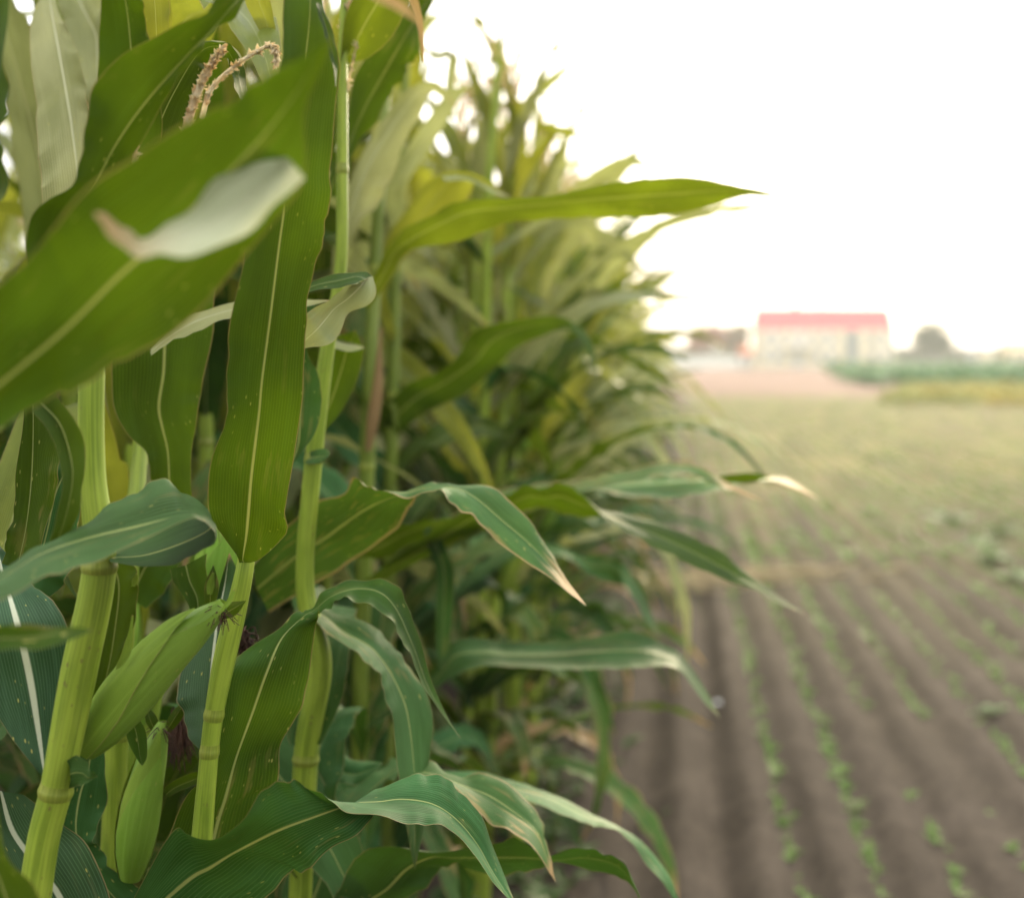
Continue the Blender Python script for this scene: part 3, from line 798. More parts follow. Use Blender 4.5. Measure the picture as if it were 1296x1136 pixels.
leaf(B, LEAF, [(0, 1.3, 1.3)], [(215, 720, 235, 715, 262, 700), (222, 740, 240, 735, 262, 725), (238, 765, 250, 760, 268, 745), (250, 800)], connect=False)
leaf(B, LEAF, [(0, 1.42, 1.42), (7, 1.38, 1.40)], [(192, 660, 215, 660, 244, 655), (191, 612, 214, 606, 242, 602), (186, 576, 212, 570, 243, 566), (161, 549, 206, 543, 248, 541), (144, 516, 201, 514, 252, 512), (141, 470, 207, 472, 258, 475), (143, 430, 210, 420, 270, 420), (160, 380, 222, 360, 272, 360), (190, 300, 235, 300, 280, 300), (260, 150)], connect=False, wave=.002)
leaf(B, PALE_LIT, [(0, 1.33, 1.28), (4, 1.35, 1.32)], [(190, 442, 190, 446, 190, 450), (205, 426, 208, 430, 212, 436), (240, 400, 244, 408, 250, 418), (290, 383, 294, 392, 300, 402), (340, 378, 345, 386, 350, 395), (420, 380)], connect=False, wave=.001)
leaf(B, UPPER_WARM, [(0, 1.3, 1.3)], [(330, -40, 318, -50, 310, -60), (342, 0, 326, -4, 309, -6), (347, 28, 335, 22, 318, 20), (350, 52, 342, 46, 332, 44), (352, 66)], connect=False, wave=.001)

# --- plant F: the darker stalk with an upright ear behind the fat ear
Fp = Plant('corn plant half hidden behind the fat leaning ear, carrying an upright second ear', [(205, -300, 1.44), (195, 100, 1.44), (186, 400, 1.52), (178, 560, 1.48), (160, 760, 1.40), (149, 920, 1.40), (143, 1060, 1.40), (140, 1150, 1.4)], [.004, .006, .0075, .0085, .0105, .0115, .012, .0125], [(149, 930, 1.4)], GR)
ear_parts(Fp.root, np.array(P(165, 1112, 1.30)) - Fp.foot, np.array(P(206, 912, 1.30)) - Fp.foot, .0178, 8, lean=.004)
ear_parts(Fp.root, np.array(P(150, 1010, 1.46)) - Fp.foot, np.array(P(196, 842, 1.46)) - Fp.foot, .019, 9, flags=False)
leaf(Fp, LEAF, [(0, 1.27, 1.27)], [(158, 905, 163, 905, 170, 900), (160, 930, 172, 925, 184, 925), (170, 955, 177, 955, 186, 955), (180, 968)], connect=False, wave=.001)
leaf(Fp, LEAF, [(0, 1.3, 1.3)], [(206, 1000, 210, 1005, 214, 1008), (216, 990, 222, 996, 228, 1000), (238, 979, 243, 987, 248, 992), (258, 974, 262, 980, 266, 985), (280, 970)], connect=False, wave=.001)
leaf(Fp, LEAF, [(0, 1.45, 1.45)], [(150, 760, 165, 758, 185, 770), (160, 730, 182, 720, 215, 740), (170, 700, 200, 690, 230, 700), (190, 650, 210, 650, 235, 660), (215, 600)], connect=False)

# --- plant C: the slim stalk with the sheath joint at its middle
Cp = Plant('corn plant with a slim stalk, a curled collar and a small leaf folded double', [(436, -40, 1.5), (434, 60, 1.5), (433, 210, 1.5), (431, 340, 1.5), (413, 450, 1.5), (396, 590, 1.5), (386, 740, 1.5), (405, 840, 1.5), (388, 950, 1.5), (380, 1136, 1.5)],
           [.0035, .0050, .0066, .0070, .0085, .0100, .0105, .0135, .0140, .0130], [(434, 214, 1.5), (397, 580, 1.5), (384, 960, 1.5)], GR)
leaf(Cp, LEAF, [(0, 1.30, 1.29), (4, 1.33, 1.28)], [(360, 377, 360, 383, 360, 388), (394, 357, 394, 363, 393, 370), (428, 346, 428, 355, 426, 363), (460, 343, 452, 350, 445, 360), (472, 350, 463, 354, 453, 359)], connect=False, fold=.004, wave=.0008,
     extra=([(0, 1.33, 1.28), (5, 1.26, 1.25)], [(472, 350, 463, 354, 453, 359), (473, 366, 455, 364, 438, 363), (464, 386, 440, 378, 424, 373), (441, 399, 424, 390, 411, 382), (430, 424, 412, 404, 398, 390), (414, 436, 400, 418, 388, 397), (386, 441, 382, 434, 374, 408), (350, 460)], PALE_LIT))
leaf(Cp, LOWER_COOL, [(0, 1.42, 1.42)], [(350, 600, 368, 590, 382, 572), (350, 560, 378, 560, 400, 546), (350, 520, 380, 515, 407, 505), (360, 480, 382, 480, 403, 475), (370, 440, 380, 445, 391, 450), (378, 410)], connect=False, wave=.001)
leaf(Cp, LOWER_COOL, [(0, 1.49, 1.49), (3, 1.45, 1.47)], [(386, 587, 389, 579, 394, 570), (396, 587, 400, 578, 405, 568), (404, 586, 408, 577, 412, 568), (411, 582, 413, 576, 415, 570), (418, 574)], connect=False, wave=.0004)
leaf(Cp, LEAF, [(0, 1.62, 1.62), (4, 1.58, 1.6)], [(395, 545, 400, 548, 405, 552), (405, 500, 418, 510, 432, 520), (408, 465, 430, 475, 452, 480), (420, 430, 440, 440, 460, 444), (432, 424, 445, 430, 458, 438), (450, 418)], connect=False, wave=.001)
leaf(Cp, PALE_LIT, [(0, 1.6, 1.55)], [(416, 424, 417, 432, 418, 440), (428, 424, 430, 434, 432, 443), (442, 431, 444, 438, 446, 445), (461, 440)], connect=False, wave=.0005)
leaf(Cp, WORN, [(0, 1.56, 1.62), (2, 1.56, 1.61), (5, 1.43, 1.50), (7, 1.42, 1.5), (13, 1.40, 1.44)], [(320, 715, 325, 745, 340, 775), (362, 665, 372, 706, 400, 738), (404, 634, 410, 682, 452, 706), (436, 624, 442, 658, 498, 672), (448, 605, 468, 642, 521, 638), (478, 622, 494, 630, 532, 622), (500, 624, 512, 624, 536, 615),
    (520, 627, 528, 620, 545, 613), (550, 621, 553, 617, 560, 613), (572, 635, 582, 619, 592, 613), (598, 656, 606, 633, 624, 617), (628, 681, 635, 658, 646, 635), (660, 705, 667, 685, 675, 665), (697, 732, 700, 718, 701, 706), (719, 749, 722, 745, 720, 737), (742, 766)], connect=False, fold=.004, wave=.002)
leaf(Cp, LOWER_COOL, [(0, 1.5, 1.56), (3, 1.42, 1.5), (8, 1.38, 1.44)], [(385, 770, 393, 768, 400, 764), (404, 790, 416, 784, 428, 778), (424, 808, 436, 800, 455, 783), (458, 831, 468, 818, 484, 802), (481, 857, 490, 845, 508, 831), (492, 896, 508, 880, 532, 862), (497, 935, 517, 912, 546, 916), (505, 985, 524, 975, 541, 978), (512, 1040, 525, 1040, 536, 1040), (525, 1100)], connect=False, wave=.0018)
leaf(Cp, LOWER_COOL, [(0, 1.6, 1.66), (3, 1.55, 1.62)], [(360, 990, 370, 975, 380, 962), (400, 985, 405, 965, 411, 938), (425, 990, 425, 975, 428, 952), (448, 991, 448, 980, 452, 960), (466, 984, 466, 975, 468, 962), (485, 965)], connect=False, wave=.002)
leaf(Cp, WORN, [(0, 1.40, 1.48), (6, 1.36, 1.42)], [(520, 985, 515, 975, 510, 962), (549, 990, 547, 979, 542, 967), (582, 1006, 584, 993, 580, 980), (612, 1032, 620, 1007, 624, 982), (642, 1052, 652, 1028, 660, 1004), (668, 1066, 678, 1050, 684, 1038), (686, 1088, 690, 1080, 691, 1064), (703, 1115)], connect=False, wave=.003)
leaf(Cp, LOWER_COOL, [(0, 1.46, 1.50), (5, 1.42, 1.46)], [(380, 1200, 420, 1200, 470, 1200), (422, 1136, 455, 1150, 500, 1150), (442, 1098, 490, 1125, 540, 1120), (462, 1075, 515, 1100, 563, 1096), (500, 1071, 545, 1085, 580, 1090), (548, 1078, 570, 1085, 598, 1100), (600, 1072, 610, 1085, 640, 1108), (650, 1062, 660, 1085, 680, 1098), (690, 1078, 705, 1088, 712, 1092), (737, 1075, 738, 1085, 742, 1099), (773, 1081, 775, 1092, 778, 1108), (795, 1102, 796, 1110, 797, 1118), (816, 1150)], connect=False, wave=.002)
leaf(Cp, LOWER_COOL, [(0, 1.62, 1.72), (8, 1.6, 1.66)], [(560, 1000, 560, 985, 560, 975), (610, 1000, 612, 988, 615, 978), (645, 1006, 650, 997, 656, 990), (690, 1018, 695, 1010, 702, 1006), (735, 1040, 740, 1032, 745, 1027), (772, 1048, 778, 1045, 786, 1050), (800, 1066, 805, 1064, 810, 1064), (822, 1098, 826, 1092, 829, 1084), (842, 1120, 846, 1118, 850, 1116), (870, 1170)], connect=False, wave=.001)
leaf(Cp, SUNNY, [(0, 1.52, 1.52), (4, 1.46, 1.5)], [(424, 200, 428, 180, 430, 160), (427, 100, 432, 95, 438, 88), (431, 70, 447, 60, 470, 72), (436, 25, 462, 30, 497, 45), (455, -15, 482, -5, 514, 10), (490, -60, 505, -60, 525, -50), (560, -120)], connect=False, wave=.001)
leaf(Cp, DRY, [(0, 1.5, 1.5)], [(505, -30, 510, -30, 518, -30), (517, 0, 522, 0, 529, 0), (526, 25, 530, 26, 535, 28), (531, 50, 533, 50, 537, 48), (536, 79)], connect=False, wave=.0005)
mb = MB()
spike_mb(mb, [P(434, 150, 1.5), P(440, 110, 1.5), P(447, 75, 1.5), P(452, 55, 1.5)], [.001, .001, .001, .0008], 30, rgt, .006)
spike_mb(mb, [P(430, 45, 1.5), P(440, 10, 1.5), P(455, -20, 1.5)], [.0018, .0015, .001], 60, rgt, .009)
mb.build('tassel', TASSEL, Cp.root, origin=Cp.foot)
mb = MB()
for k in range(70):
    c0 = np.array(P(310 + rgt.uniform(-5, 5), 812 + rgt.uniform(-16, 16), 1.33))
    tube(mb, [c0, c0 + np.array([rgt.uniform(-.008, .008), rgt.uniform(-.006, .006), rgt.uniform(-.008, .006)]), c0 + np.array([rgt.uniform(-.012, .012), rgt.uniform(-.01, .01), -rgt.uniform(0, .014)])], [.0008, .0007, .0004], ns=4, nsub=2, cap=False)
mb.build('silk', SILK, B.root, origin=B.foot)
ear_parts(B.root, np.array(P(262, 800, 1.36)) - B.foot, np.array(P(287, 640, 1.36)) - B.foot, .0215, 14, silk=False, flags=False)
mb = MB()
for k in range(90):
    c0 = np.array(P(224 + rgt.uniform(-8, 8), 905 + rgt.uniform(-10, 14), 1.36)); q = np.array([rgt.uniform(-.008, .008), rgt.uniform(-.008, .008), 0])
    tube(mb, [c0, c0 + q + np.array([0, 0, -.016]), c0 + q * 2 + np.array([rgt.uniform(-.006, .006), 0, -rgt.uniform(.028, .05)])], [.0008, .0007, .0004], ns=4, nsub=2, cap=False)
mb.build('silk', SILK, Fp.root, origin=Fp.foot)
for i_, st_ in enumerate(([(146, 848, 150, 846, 156, 842), (154, 826, 160, 826, 166, 826), (162, 800, 165, 801, 168, 803), (168, 778)], [(262, 752, 265, 752, 268, 752), (262, 738, 267, 738, 272, 740), (270, 724)], [(276, 778, 280, 776, 283, 772), (284, 764, 289, 762, 293, 762), (297, 746)], [(166, 742, 168, 742, 171, 742), (167, 733, 170, 733, 174, 734), (173, 726)])):
    leaf(A, HUSKL, [(0, 1.07, 1.07)], st_, connect=False, wave=.0006, name='husk_tip')
random_leaves(Cp, 35, (.5, .6, .72, .84, .95), 1.9, .5, (LOWER_COOL, LOWER_COOL, WORN), .42)
random_leaves(Cp, 31, (.45, .62, .8), math.pi, .8)
random_leaves(B, 32, (.35, .5), math.pi, .9)
random_leaves(A, 33, (.35, .55, .7), math.pi, .9)

# --- plant D: husk browning on its stalk, long leaf reaching over the field
D = Plant('corn plant with a shrivelled brown sheath and a long leaf held level against the sky', [(500, -60, 2.2), (486, 150, 2.15), (474, 350, 2.12), (468, 480, 2.1), (464, 600, 2.1), (455, 900, 2.1), (452, 1136, 2.1)], [.005, .0085, .0105, .011, .0125, .0135, .0135], [(474, 340, 2.12), (465, 590, 2.1), (458, 800, 2.1)], GR, STALKD)
mb = MB(); tube(mb, [P(482, 415, 2.07), P(480, 450, 2.07), P(478, 490, 2.07), P(472, 530, 2.07), (P(466, 570, 2.07))], [.002, .0045, .0085, .010, .005], ns=10, nsub=5)
mb.build('dry_sheath', DRY, D.root, origin=D.foot)
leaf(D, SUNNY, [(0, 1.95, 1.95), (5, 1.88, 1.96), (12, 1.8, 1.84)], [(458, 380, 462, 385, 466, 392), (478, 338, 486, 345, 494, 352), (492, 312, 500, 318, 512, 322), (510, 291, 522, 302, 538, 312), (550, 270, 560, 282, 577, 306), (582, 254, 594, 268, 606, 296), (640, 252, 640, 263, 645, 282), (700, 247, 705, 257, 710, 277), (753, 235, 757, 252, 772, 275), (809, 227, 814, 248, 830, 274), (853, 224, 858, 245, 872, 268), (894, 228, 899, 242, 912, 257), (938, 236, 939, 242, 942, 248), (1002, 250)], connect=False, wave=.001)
leaf(D, LEAF, [(0, 1.9, 2.0), (4, 1.85, 1.95), (6, 1.86, 1.94), (12, 1.85, 1.9)], [(590, 645, 600, 655, 612, 668), (640, 627, 640, 640, 650, 652), (664, 614, 668, 628, 672, 643), (684, 618, 690, 630, 698, 645), (704, 612, 710, 628, 722, 652), (728, 618, 735, 638, 750, 656), (751, 641, 756, 646, 766, 648), (777, 666, 785, 658, 790, 650), (818, 687, 824, 675, 832, 662), (863, 709, 868, 694, 872, 678), (910, 731, 913, 717, 911, 697), (957, 747, 955, 739, 951, 729), (986, 763, 983, 757, 980, 750), (1019, 777)], wave=.0012)
leaf(D, LOWER_COOL, [(0, 2.05, 1.95), (6, 2.05, 1.92), (10, 1.95, 1.9)], [(540, 862, 545, 866, 552, 870), (568, 815, 575, 830, 585, 850), (600, 807, 610, 825, 622, 842), (645, 812, 650, 828, 660, 844), (700, 812, 702, 828, 710, 846), (745, 806, 752, 824, 765, 846), (800, 797, 802, 822, 805, 845), (836, 812, 834, 828, 838, 842), (862, 828, 858, 838, 862, 849), (884, 857, 879, 862, 876, 868), (900, 885, 896, 886, 892, 889), (911, 908)], wave=.0006)
leaf(D, LEAF, [(0, 1.75, 1.8), (4, 1.7, 1.75)], [(400, 250, 415, 250, 430, 250), (432, 180, 443, 180, 455, 180), (437, 140, 460, 140, 480, 145), (450, 95, 482, 100, 508, 100), (480, 50, 505, 60, 528, 65), (520, 0, 535, 10, 548, 5), (580, -60)], connect=False)
leaf(D, PALE_LIT, [(0, 2.06, 2.02), (5, 2.06, 2.06)], [(420, 350, 430, 320, 448, 300), (432, 270, 446, 258, 478, 258), (448, 215, 464, 215, 498, 220), (472, 170, 485, 178, 510, 185), (505, 124, 514, 135, 532, 145), (530, 105, 535, 112, 546, 118), (556, 106, 556, 112, 554, 120), (578, 135)], wave=.003)
leaf(D, LEAF, [(0, 2.0, 2.05)], [(400, 690, 420, 700, 440, 706), (452, 690, 470, 696, 490, 704), (505, 666, 520, 672, 540, 680), (560, 656, 575, 660, 590, 668), (610, 656, 620, 662, 625, 668), (660, 670)], connect=False, wave=.002)
random_leaves(D, 41, (.35, .5, .65, .8, 1.1, 1.3), math.pi, .7, (LEAF, LOWER_COOL))
random_leaves(D, 42, (.3, .45, .6, .75), 1.2, .7, (LOWER_COOL, LOWER_COOL, WORN), .36)

E = Plant('corn plant with twin leaves crossing over the seedling rows, one ending in a pale tip', [(520, -40, 2.4), (510, 150, 2.4), (500, 350, 2.4), (497, 500, 2.4), (492, 700, 2.4), (490, 1000, 2.4)], [.005, .008, .0105, .0115, .0125, .0135], [(501, 340, 2.4), (496, 500, 2.4), (492, 690, 2.4)], GR, STALKD)
leaf(E, WORN, [(0, 2.40, 2.22), (5, 2.24, 2.08)], [(620, 625, 622, 632, 625, 640), (690, 612, 692, 622, 700, 632), (745, 606, 748, 614, 752, 620), (790, 603, 795, 613, 800, 629), (838, 601, 840, 611, 862, 629), (880, 599, 885, 608, 908, 621), (912, 600, 918, 605, 935, 613), (944, 598, 946, 602, 957, 609), (973, 602, 974, 605, 980, 609), (998, 606, 1001, 611, 1008, 619), (1037, 631)], wave=.0012)
leaf(E, LEAF, [(0, 2.05, 2.1)], [(908, 603, 912, 606, 918, 610), (928, 599, 934, 605, 940, 612), (950, 599, 954, 604, 958, 609), (976, 603)], connect=False, wave=.0005)
leaf(E, WORN, [(0, 2.24, 2.10), (6, 2.04, 1.97)], [(700, 620, 705, 624, 710, 630), (752, 602, 758, 608, 765, 616), (793, 594, 800, 600, 806, 608), (832, 586, 836, 592, 842, 599), (862, 585, 868, 593, 884, 602), (884, 591, 892, 601, 908, 616), (910, 604, 916, 611, 924, 620), (933, 617, 937, 621, 942, 626), (968, 635)], wave=.001)
leaf(E, UPPER_WARM, [(0, 2.2, 2.25), (5, 2.15, 2.2)], [(468, 360, 478, 362, 490, 364), (484, 310, 500, 312, 520, 318), (512, 268, 535, 272, 562, 282), (540, 232, 560, 240, 592, 250), (560, 220, 575, 226, 600, 232), (578, 216, 588, 222, 602, 226), (605, 222, 608, 228, 612, 234), (646, 250)], wave=.001)
leaf(E, PALE_LIT, [(0, 2.2, 2.1)], [(556, 220, 560, 224, 566, 228), (575, 217, 580, 222, 584, 227), (597, 222, 600, 227, 604, 232), (622, 236, 624, 240, 626, 244), (646, 250)], connect=False, wave=.0005)
leaf(E, LEAF, [(0, 2.4, 2.4), (4, 2.3, 2.35), (9, 2.35, 2.3)], [(478, 532, 488, 542, 500, 554), (512, 488, 525, 505, 540, 522), (552, 472, 566, 482, 590, 498), (580, 450, 602, 456, 626, 466), (597, 420, 622, 432, 652, 442), (640, 408, 655, 416, 682, 426), (695, 400, 700, 408, 708, 418), (726, 408, 726, 413, 722, 418), (748, 432, 746, 434, 740, 438), (756, 476)], wave=.002)
leaf(E, PALE_LIT, [(0, 2.3, 2.3)], [(485, 240, 500, 240, 516, 232), (520, 180, 533, 187, 546, 186), (550, 138, 560, 142, 570, 146), (570, 114, 578, 118, 586, 120), (600, 108)], wave=.001)
leaf(E, LOWER_COOL, [(0, 2.65, 2.55), (4, 2.45, 2.4)], [(640, 690, 645, 698, 650, 706), (702, 689, 706, 698, 715, 706), (736, 703, 740, 714, 752, 730), (768, 701, 768, 718, 776, 738), (790, 713, 788, 727, 792, 742), (809, 738, 805, 745, 805, 762), (822, 768, 818, 772, 816, 782), (834, 803)], wave=.002)
leaf(E, LOWER_COOL, [(0, 2.0, 2.0)], [(536, 670, 540, 668, 546, 666), (540, 690, 552, 690, 562, 688), (552, 725, 562, 722, 574, 720), (552, 770, 562, 765, 574, 760), (552, 815, 560, 815, 570, 810), (560, 860)], connect=False, wave=.002)
random_leaves(E, 43, (.3, .45, .6, .8, 1.0, 1.25, 1.45), math.pi, .8, (LEAF, LOWER_COOL))
random_leaves(E, 44, (.25, .4, .55, .7, .85, 1.0, 1.15), 0.7, .9, (LOWER_COOL, LEAF, WORN), .38)

G = Plant('corn plant with a bare yellow stalk, its topmost leaf kinked sideways against the white sky', [(640, -20, 3.0), (628, 120, 3.0), (618, 250, 3.0), (615, 400, 3.0), (612, 600, 3.0), (608, 800, 3.0)], [.004, .0075, .011, .012, .0135, .014], [(617, 300, 3.0), (614, 430, 3.0), (612, 580, 3.0)], GR)
leaf(G, UPPER_WARM, [(0, 3.0, 3.0), (5, 2.9, 2.95)], [(640, 250, 645, 252, 652, 256), (655, 212, 662, 216, 672, 222), (684, 180, 688, 184, 694, 190), (690, 168, 694, 174, 700, 178), (684, 155, 692, 162, 704, 172), (706, 158, 708, 164, 714, 172), (728, 166, 728, 170, 730, 175), (750, 180)], wave=.001)
leaf(G, PALE_LIT, [(0, 3.0, 3.0), (5, 2.85, 2.9)], [(700, 262, 705, 266, 712, 270), (730, 232, 736, 237, 746, 238), (768, 206, 772, 213, 780, 220), (798, 197, 798, 204, 802, 211), (820, 205, 820, 208, 820, 212), (844, 217)], wave=.001)
leaf(G, UPPER_WARM, [(0, 3.05, 3.05)], [(620, 320, 632, 320, 645, 322), (635, 240, 648, 240, 660, 242), (645, 180, 655, 180, 668, 182), (644, 135, 652, 135, 662, 138), (655, 122)], wave=.001)
leaf(G, PALE_LIT, [(0, 2.6, 2.6)], [(560, 150, 566, 150, 574, 150), (564, 100, 571, 100, 577, 100), (567, 64, 573, 66, 579, 70), (552, 66, 552, 70, 552, 76), (525, 50)], connect=False, wave=.0005)
leaf(G, PALE_LIT, [(0, 3.1, 3.0)], [(640, 470, 645, 480, 650, 490), (700, 400, 705, 408, 715, 418), (760, 372, 764, 380, 770, 388), (805, 368, 806, 373, 808, 380), (845, 378)], wave=.002)
mb = MB()
spike_mb(mb, [P(628, 130, 3.0), P(632, 60, 3.0), P(636, 0, 3.0)], [.0025, .002, .001], 70, rgt, .012)
spike_mb(mb, [P(628, 120, 3.0), P(610, 90, 3.0), P(600, 60, 3.0)], [.002, .0015, .001], 40, rgt, .012)
spike_mb(mb, [P(628, 120, 3.0), P(650, 80, 3.0), P(668, 60, 3.0)], [.002, .0015, .001], 40, rgt, .012)
mb.build('tassel', TASSEL, G.root, origin=G.foot)
random_leaves(G, 45, (.3, .45, .6, .8, 1.0, 1.2, 1.45, 1.6), math.pi, .9, (LEAF, LOWER_COOL))
random_leaves(G, 46, (.25, .35, .5, .6, .7, .85, .95, 1.05, 1.15, 1.3), 0.5, 1.0, (LOWER_COOL, LEAF, WORN), .33)
random_leaves(D, 51, (.32, .42, .52, .62, .72, .82, .92, 1.02), 1.7, .9, (LOWER_COOL, LOWER_COOL, WORN), .40)
random_leaves(E, 52, (.32, .42, .5, .6, .7, .8, .95, 1.1), 1.6, 1.2, (LOWER_COOL, LOWER_COOL, WORN), .40)
random_leaves(G, 53, (.3, .4, .5, .6, .75, .9, 1.1), -.9, .8, (LOWER_COOL, WORN), .36)


# rows of corn behind and beyond the traced plants
NP = 8
protos = [build_generic(100 + k) for k in range(NP)]
farmesh = []
for k in range(NP):
    b = MB(); low_plant(b, 100 + k)
    o = b.build('corn_plant', FARMATS); farmesh.append(o.data); bpy.data.objects.remove(o)
rg = random.Random(23)
used = [False] * NP
def place(x, y, full, label, group, rot=None, sc=None):
    k = rg.randrange(NP)
    if full:
        if not used[k]: o = protos[k]; used[k] = True
        else: o = copy_tree(protos[k])
    else:
        o = bpy.data.objects.new('corn_plant', farmesh[k]); col.objects.link(o)
    o.location = (x, y, 0)
    o.rotation_euler = (rg.uniform(-.03, .03), rg.uniform(-.04, .03), (rg.choice([0, math.pi]) + rg.uniform(-.4, .4)) if rot is None else rot)
    s = (rg.uniform(.95, 1.05) if full else rg.uniform(.95, 1.06)) if sc is None else sc
    o.scale = (s * (1 if full else .78), s, s)
    return tag(o, label, 'corn plant', group)
y = 3.0
MIDL = 'blurred corn plant of the outer row between the sharp near plants and the hazy end'
FARL = 'small hazy corn plant near the glowing far end of the outer row'
INL = 'corn plant of an inner row, glimpsed behind the outermost row of corn'
while y < 36:
    near = y < 11
    place(-0.50 - max(0, y - 4) * .026 + rg.uniform(-.05, .05), y, near, MIDL if near else FARL, 'corn plants along the open edge of the field' if near else 'far corn plants at the end of the row')
    y += rg.uniform(.19, .25) if y < 14 else rg.uniform(.26, .34)
y = 1.7
while y < 15:
    place(-1.15 + rg.uniform(-.06, .06), y, y < 6, INL, 'corn plants of the inner rows')
    y += rg.uniform(.2, .26)
y = 2.6
while y < 11:
    place(-1.85 + rg.uniform(-.06, .06), y, y < 4, INL, 'corn plants of the inner rows')
    y += rg.uniform(.22, .28)
rg.seed(5)
y = 1.72
while y < 9:
    place((-0.78 if y < 3 else -0.84) + rg.uniform(-.08, .08), y, y < 5, INL, 'corn plants of the inner rows', rot=math.pi / 2 + rg.uniform(-.2, .2), sc=rg.uniform(1.04, 1.14))
    y += rg.uniform(.17, .24) if y < 3.4 else rg.uniform(.28, .4)
for k in range(NP):
    if not used[k]:
        place(-1.5 - .1 * k, 4 + k * .3, True, INL, 'corn plants of the inner rows')
smb = MB()
for (xr, y0, y1, st_) in ((-1.15, 15, 36, .42), (-1.85, 11, 36, .5), (-2.55, 4.2, 30, .42), (-3.25, 5.5, 26, .45), (-4.0, 7, 24, .5), (-4.8, 8.5, 24, .6)):
    y = y0
    while y < y1:
        low_plant(smb, 100 + rg.randrange(NP), (xr + rg.uniform(-.08, .08), y), rg.uniform(0, 6.28), rg.uniform(.95, 1.06))
        y += st_ * rg.uniform(.85, 1.15)
tag(smb.build('corn_crop', FARMATS), 'mass of corn deep inside the field behind the edge rows', 'corn crop', kind='stuff')

# ------------------------------------------------------------------ small growth in the open field
GREEN = plain_mat('seedling_leaf', (0.09, 0.20, 0.02), (0.16, 0.28, 0.045), 30, 0.55, 0.2, tf=0.35)
WEED = plain_mat('weed_leaf', (0.16, 0.22, 0.09), (0.30, 0.34, 0.18), 25, 0.6, 0.2, tf=0.3)
STRAW = plain_mat('straw', (0.30, 0.23, 0.12), (0.46, 0.37, 0.20), 12, 0.8, 0.2)
rg = random.Random(77)
def blade(mb, p, az, l, wd, el, mi=0):
    d = np.array([math.cos(az), math.sin(az), 0]); s = np.array([-math.sin(az), math.cos(az), 0])
    p = np.array(p, float)
    m = p + d * l * .5 * math.cos(el) + np.array([0, 0, l * .5 * math.sin(el)])
    e = m + d * l * .5 + np.array([0, 0, l * .12 * math.sin(el)])
    mb.poly([p, m - s * wd / 2, e, m + s * wd / 2], mi)
def sprout(mb, at, rg, sc, n):
    for k in range(n):
        blade(mb, at, rg.uniform(0, 6.28), sc * rg.uniform(.6, 1.2), sc * .28, rg.uniform(.3, 1.2))
sprouts = []
for k in range(6):
    b = MB(); sprout(b, (0, 0, -.004), rg, rg.uniform(.034, .056), rg.randint(7, 11))
    o = b.build('seedling', GREEN); sprouts.append(o.data); bpy.data.objects.remove(o)
def gz(x, y): return ridge(x, y)
cnt = 0
far = MB()
for r in range(0, 80):
    x0 = ROW0 + r * ROWS
    y = 3.0
    dens = .82 + .18 * math.sin(r * 1.7)
    while y < 46:
        x = x0 + rg.gauss(0, .012)
        px = VX + F * x / y
        v = noise.noise((x0 * 2.3, y * .55, 1.7))
        step_ = rg.uniform(.03, .07) * (1 if y < 10 else y / 10)
        y += step_
        if px > 1330 or v < -.38 or rg.random() > dens: continue
        s = rg.uniform(.5, 1.15) * (.8 + .6 * max(0, v))
        if y < 5.6 and cnt < 300:
            o = bpy.data.objects.new('seedling', rg.choice(sprouts)); col.objects.link(o)
            o.location = (x, y, gz(x, y)); o.rotation_euler = (0, 0, rg.uniform(0, 6.28)); o.scale = (s, s, s)
            tag(o, 'small bright green seedling sprouting in a furrow of the bare soil', 'seedling', 'seedlings sprouting along the furrows')
            cnt += 1
        else:
            sprout(far, (x, y, gz(x, y)), rg, .062 * s * (1 if y < 12 else 1.2), 4)
# scattered weeds between the rows
for k in range(2000):
    y = 9 + 39 * rg.random() ** 1.25; x = rg.uniform(.0, 1) * (.32 * y + .5) - .1
    sprout(far, (x, y, gz(x, y)), rg, rg.uniform(.04, .10), 4)
tag(far.build('seedling_rows', GREEN, smooth=False), 'hazy green lines of seedlings and weeds running off across the soil', 'seedlings', kind='stuff')
# weeds at the foot of the corn
gl = MB()
for k in range(600):
    y = 2.6 + 12 * rg.random() ** 1.4; x = -.42 + rg.gauss(0, .12)
    sprout(gl, (x, y, gz(x, y)), rg, rg.uniform(.03, .11), 4)
FOOT = plain_mat('foot_weed_leaf', (0.045, 0.10, 0.02), (0.085, 0.15, 0.04), 25, 0.6, 0.2, tf=0.3)
tag(gl.build('weeds', FOOT, smooth=False), 'low green weeds growing along the foot of the corn', 'weeds', kind='stuff')
# pale broad-leaved weeds out in the field
for i, (px, py, n, txt) in enumerate([(1205, 658, 16, 'pale broad weed furthest out in the patch among the seedling rows'), (1245, 690, 20, 'pale broad weed in the middle of the patch among the seedling rows'), (1268, 676, 18, 'pale broad weed at the outer side of the patch among the seedling rows'), (1262, 712, 18, 'pale broad weed on the near side of the patch among the seedling rows'), (1291, 735, 14, 'pale broad weed cut by the edge of the picture'), (1258, 902, 10, 'single grey green weed rosette alone on the soil between two furrows')]):
    d = H * F / (py - VY); p = P(px, py, d)
    b = MB(); tube(b, [(-.10, 0, .0), (0, 0, .012), (.10, .02, .0)], [.006, .006, .004], ns=4, nsub=1)
    for k in range(n):
        a = rg.uniform(0, 6.28); q = (rg.gauss(0, .05 if py < 800 else .006), rg.gauss(0, .07 if py < 800 else .006), 0)
        blade(b, q, a, rg.uniform(.09, .2) if py < 800 else .07, rg.uniform(.05, .10) if py < 800 else .035, rg.uniform(.1, .7))
    o = b.build('weed', WEED, smooth=False); o.location = (p[0], p[1], gz(p[0], p[1]))
    tag(o, txt, 'weed')
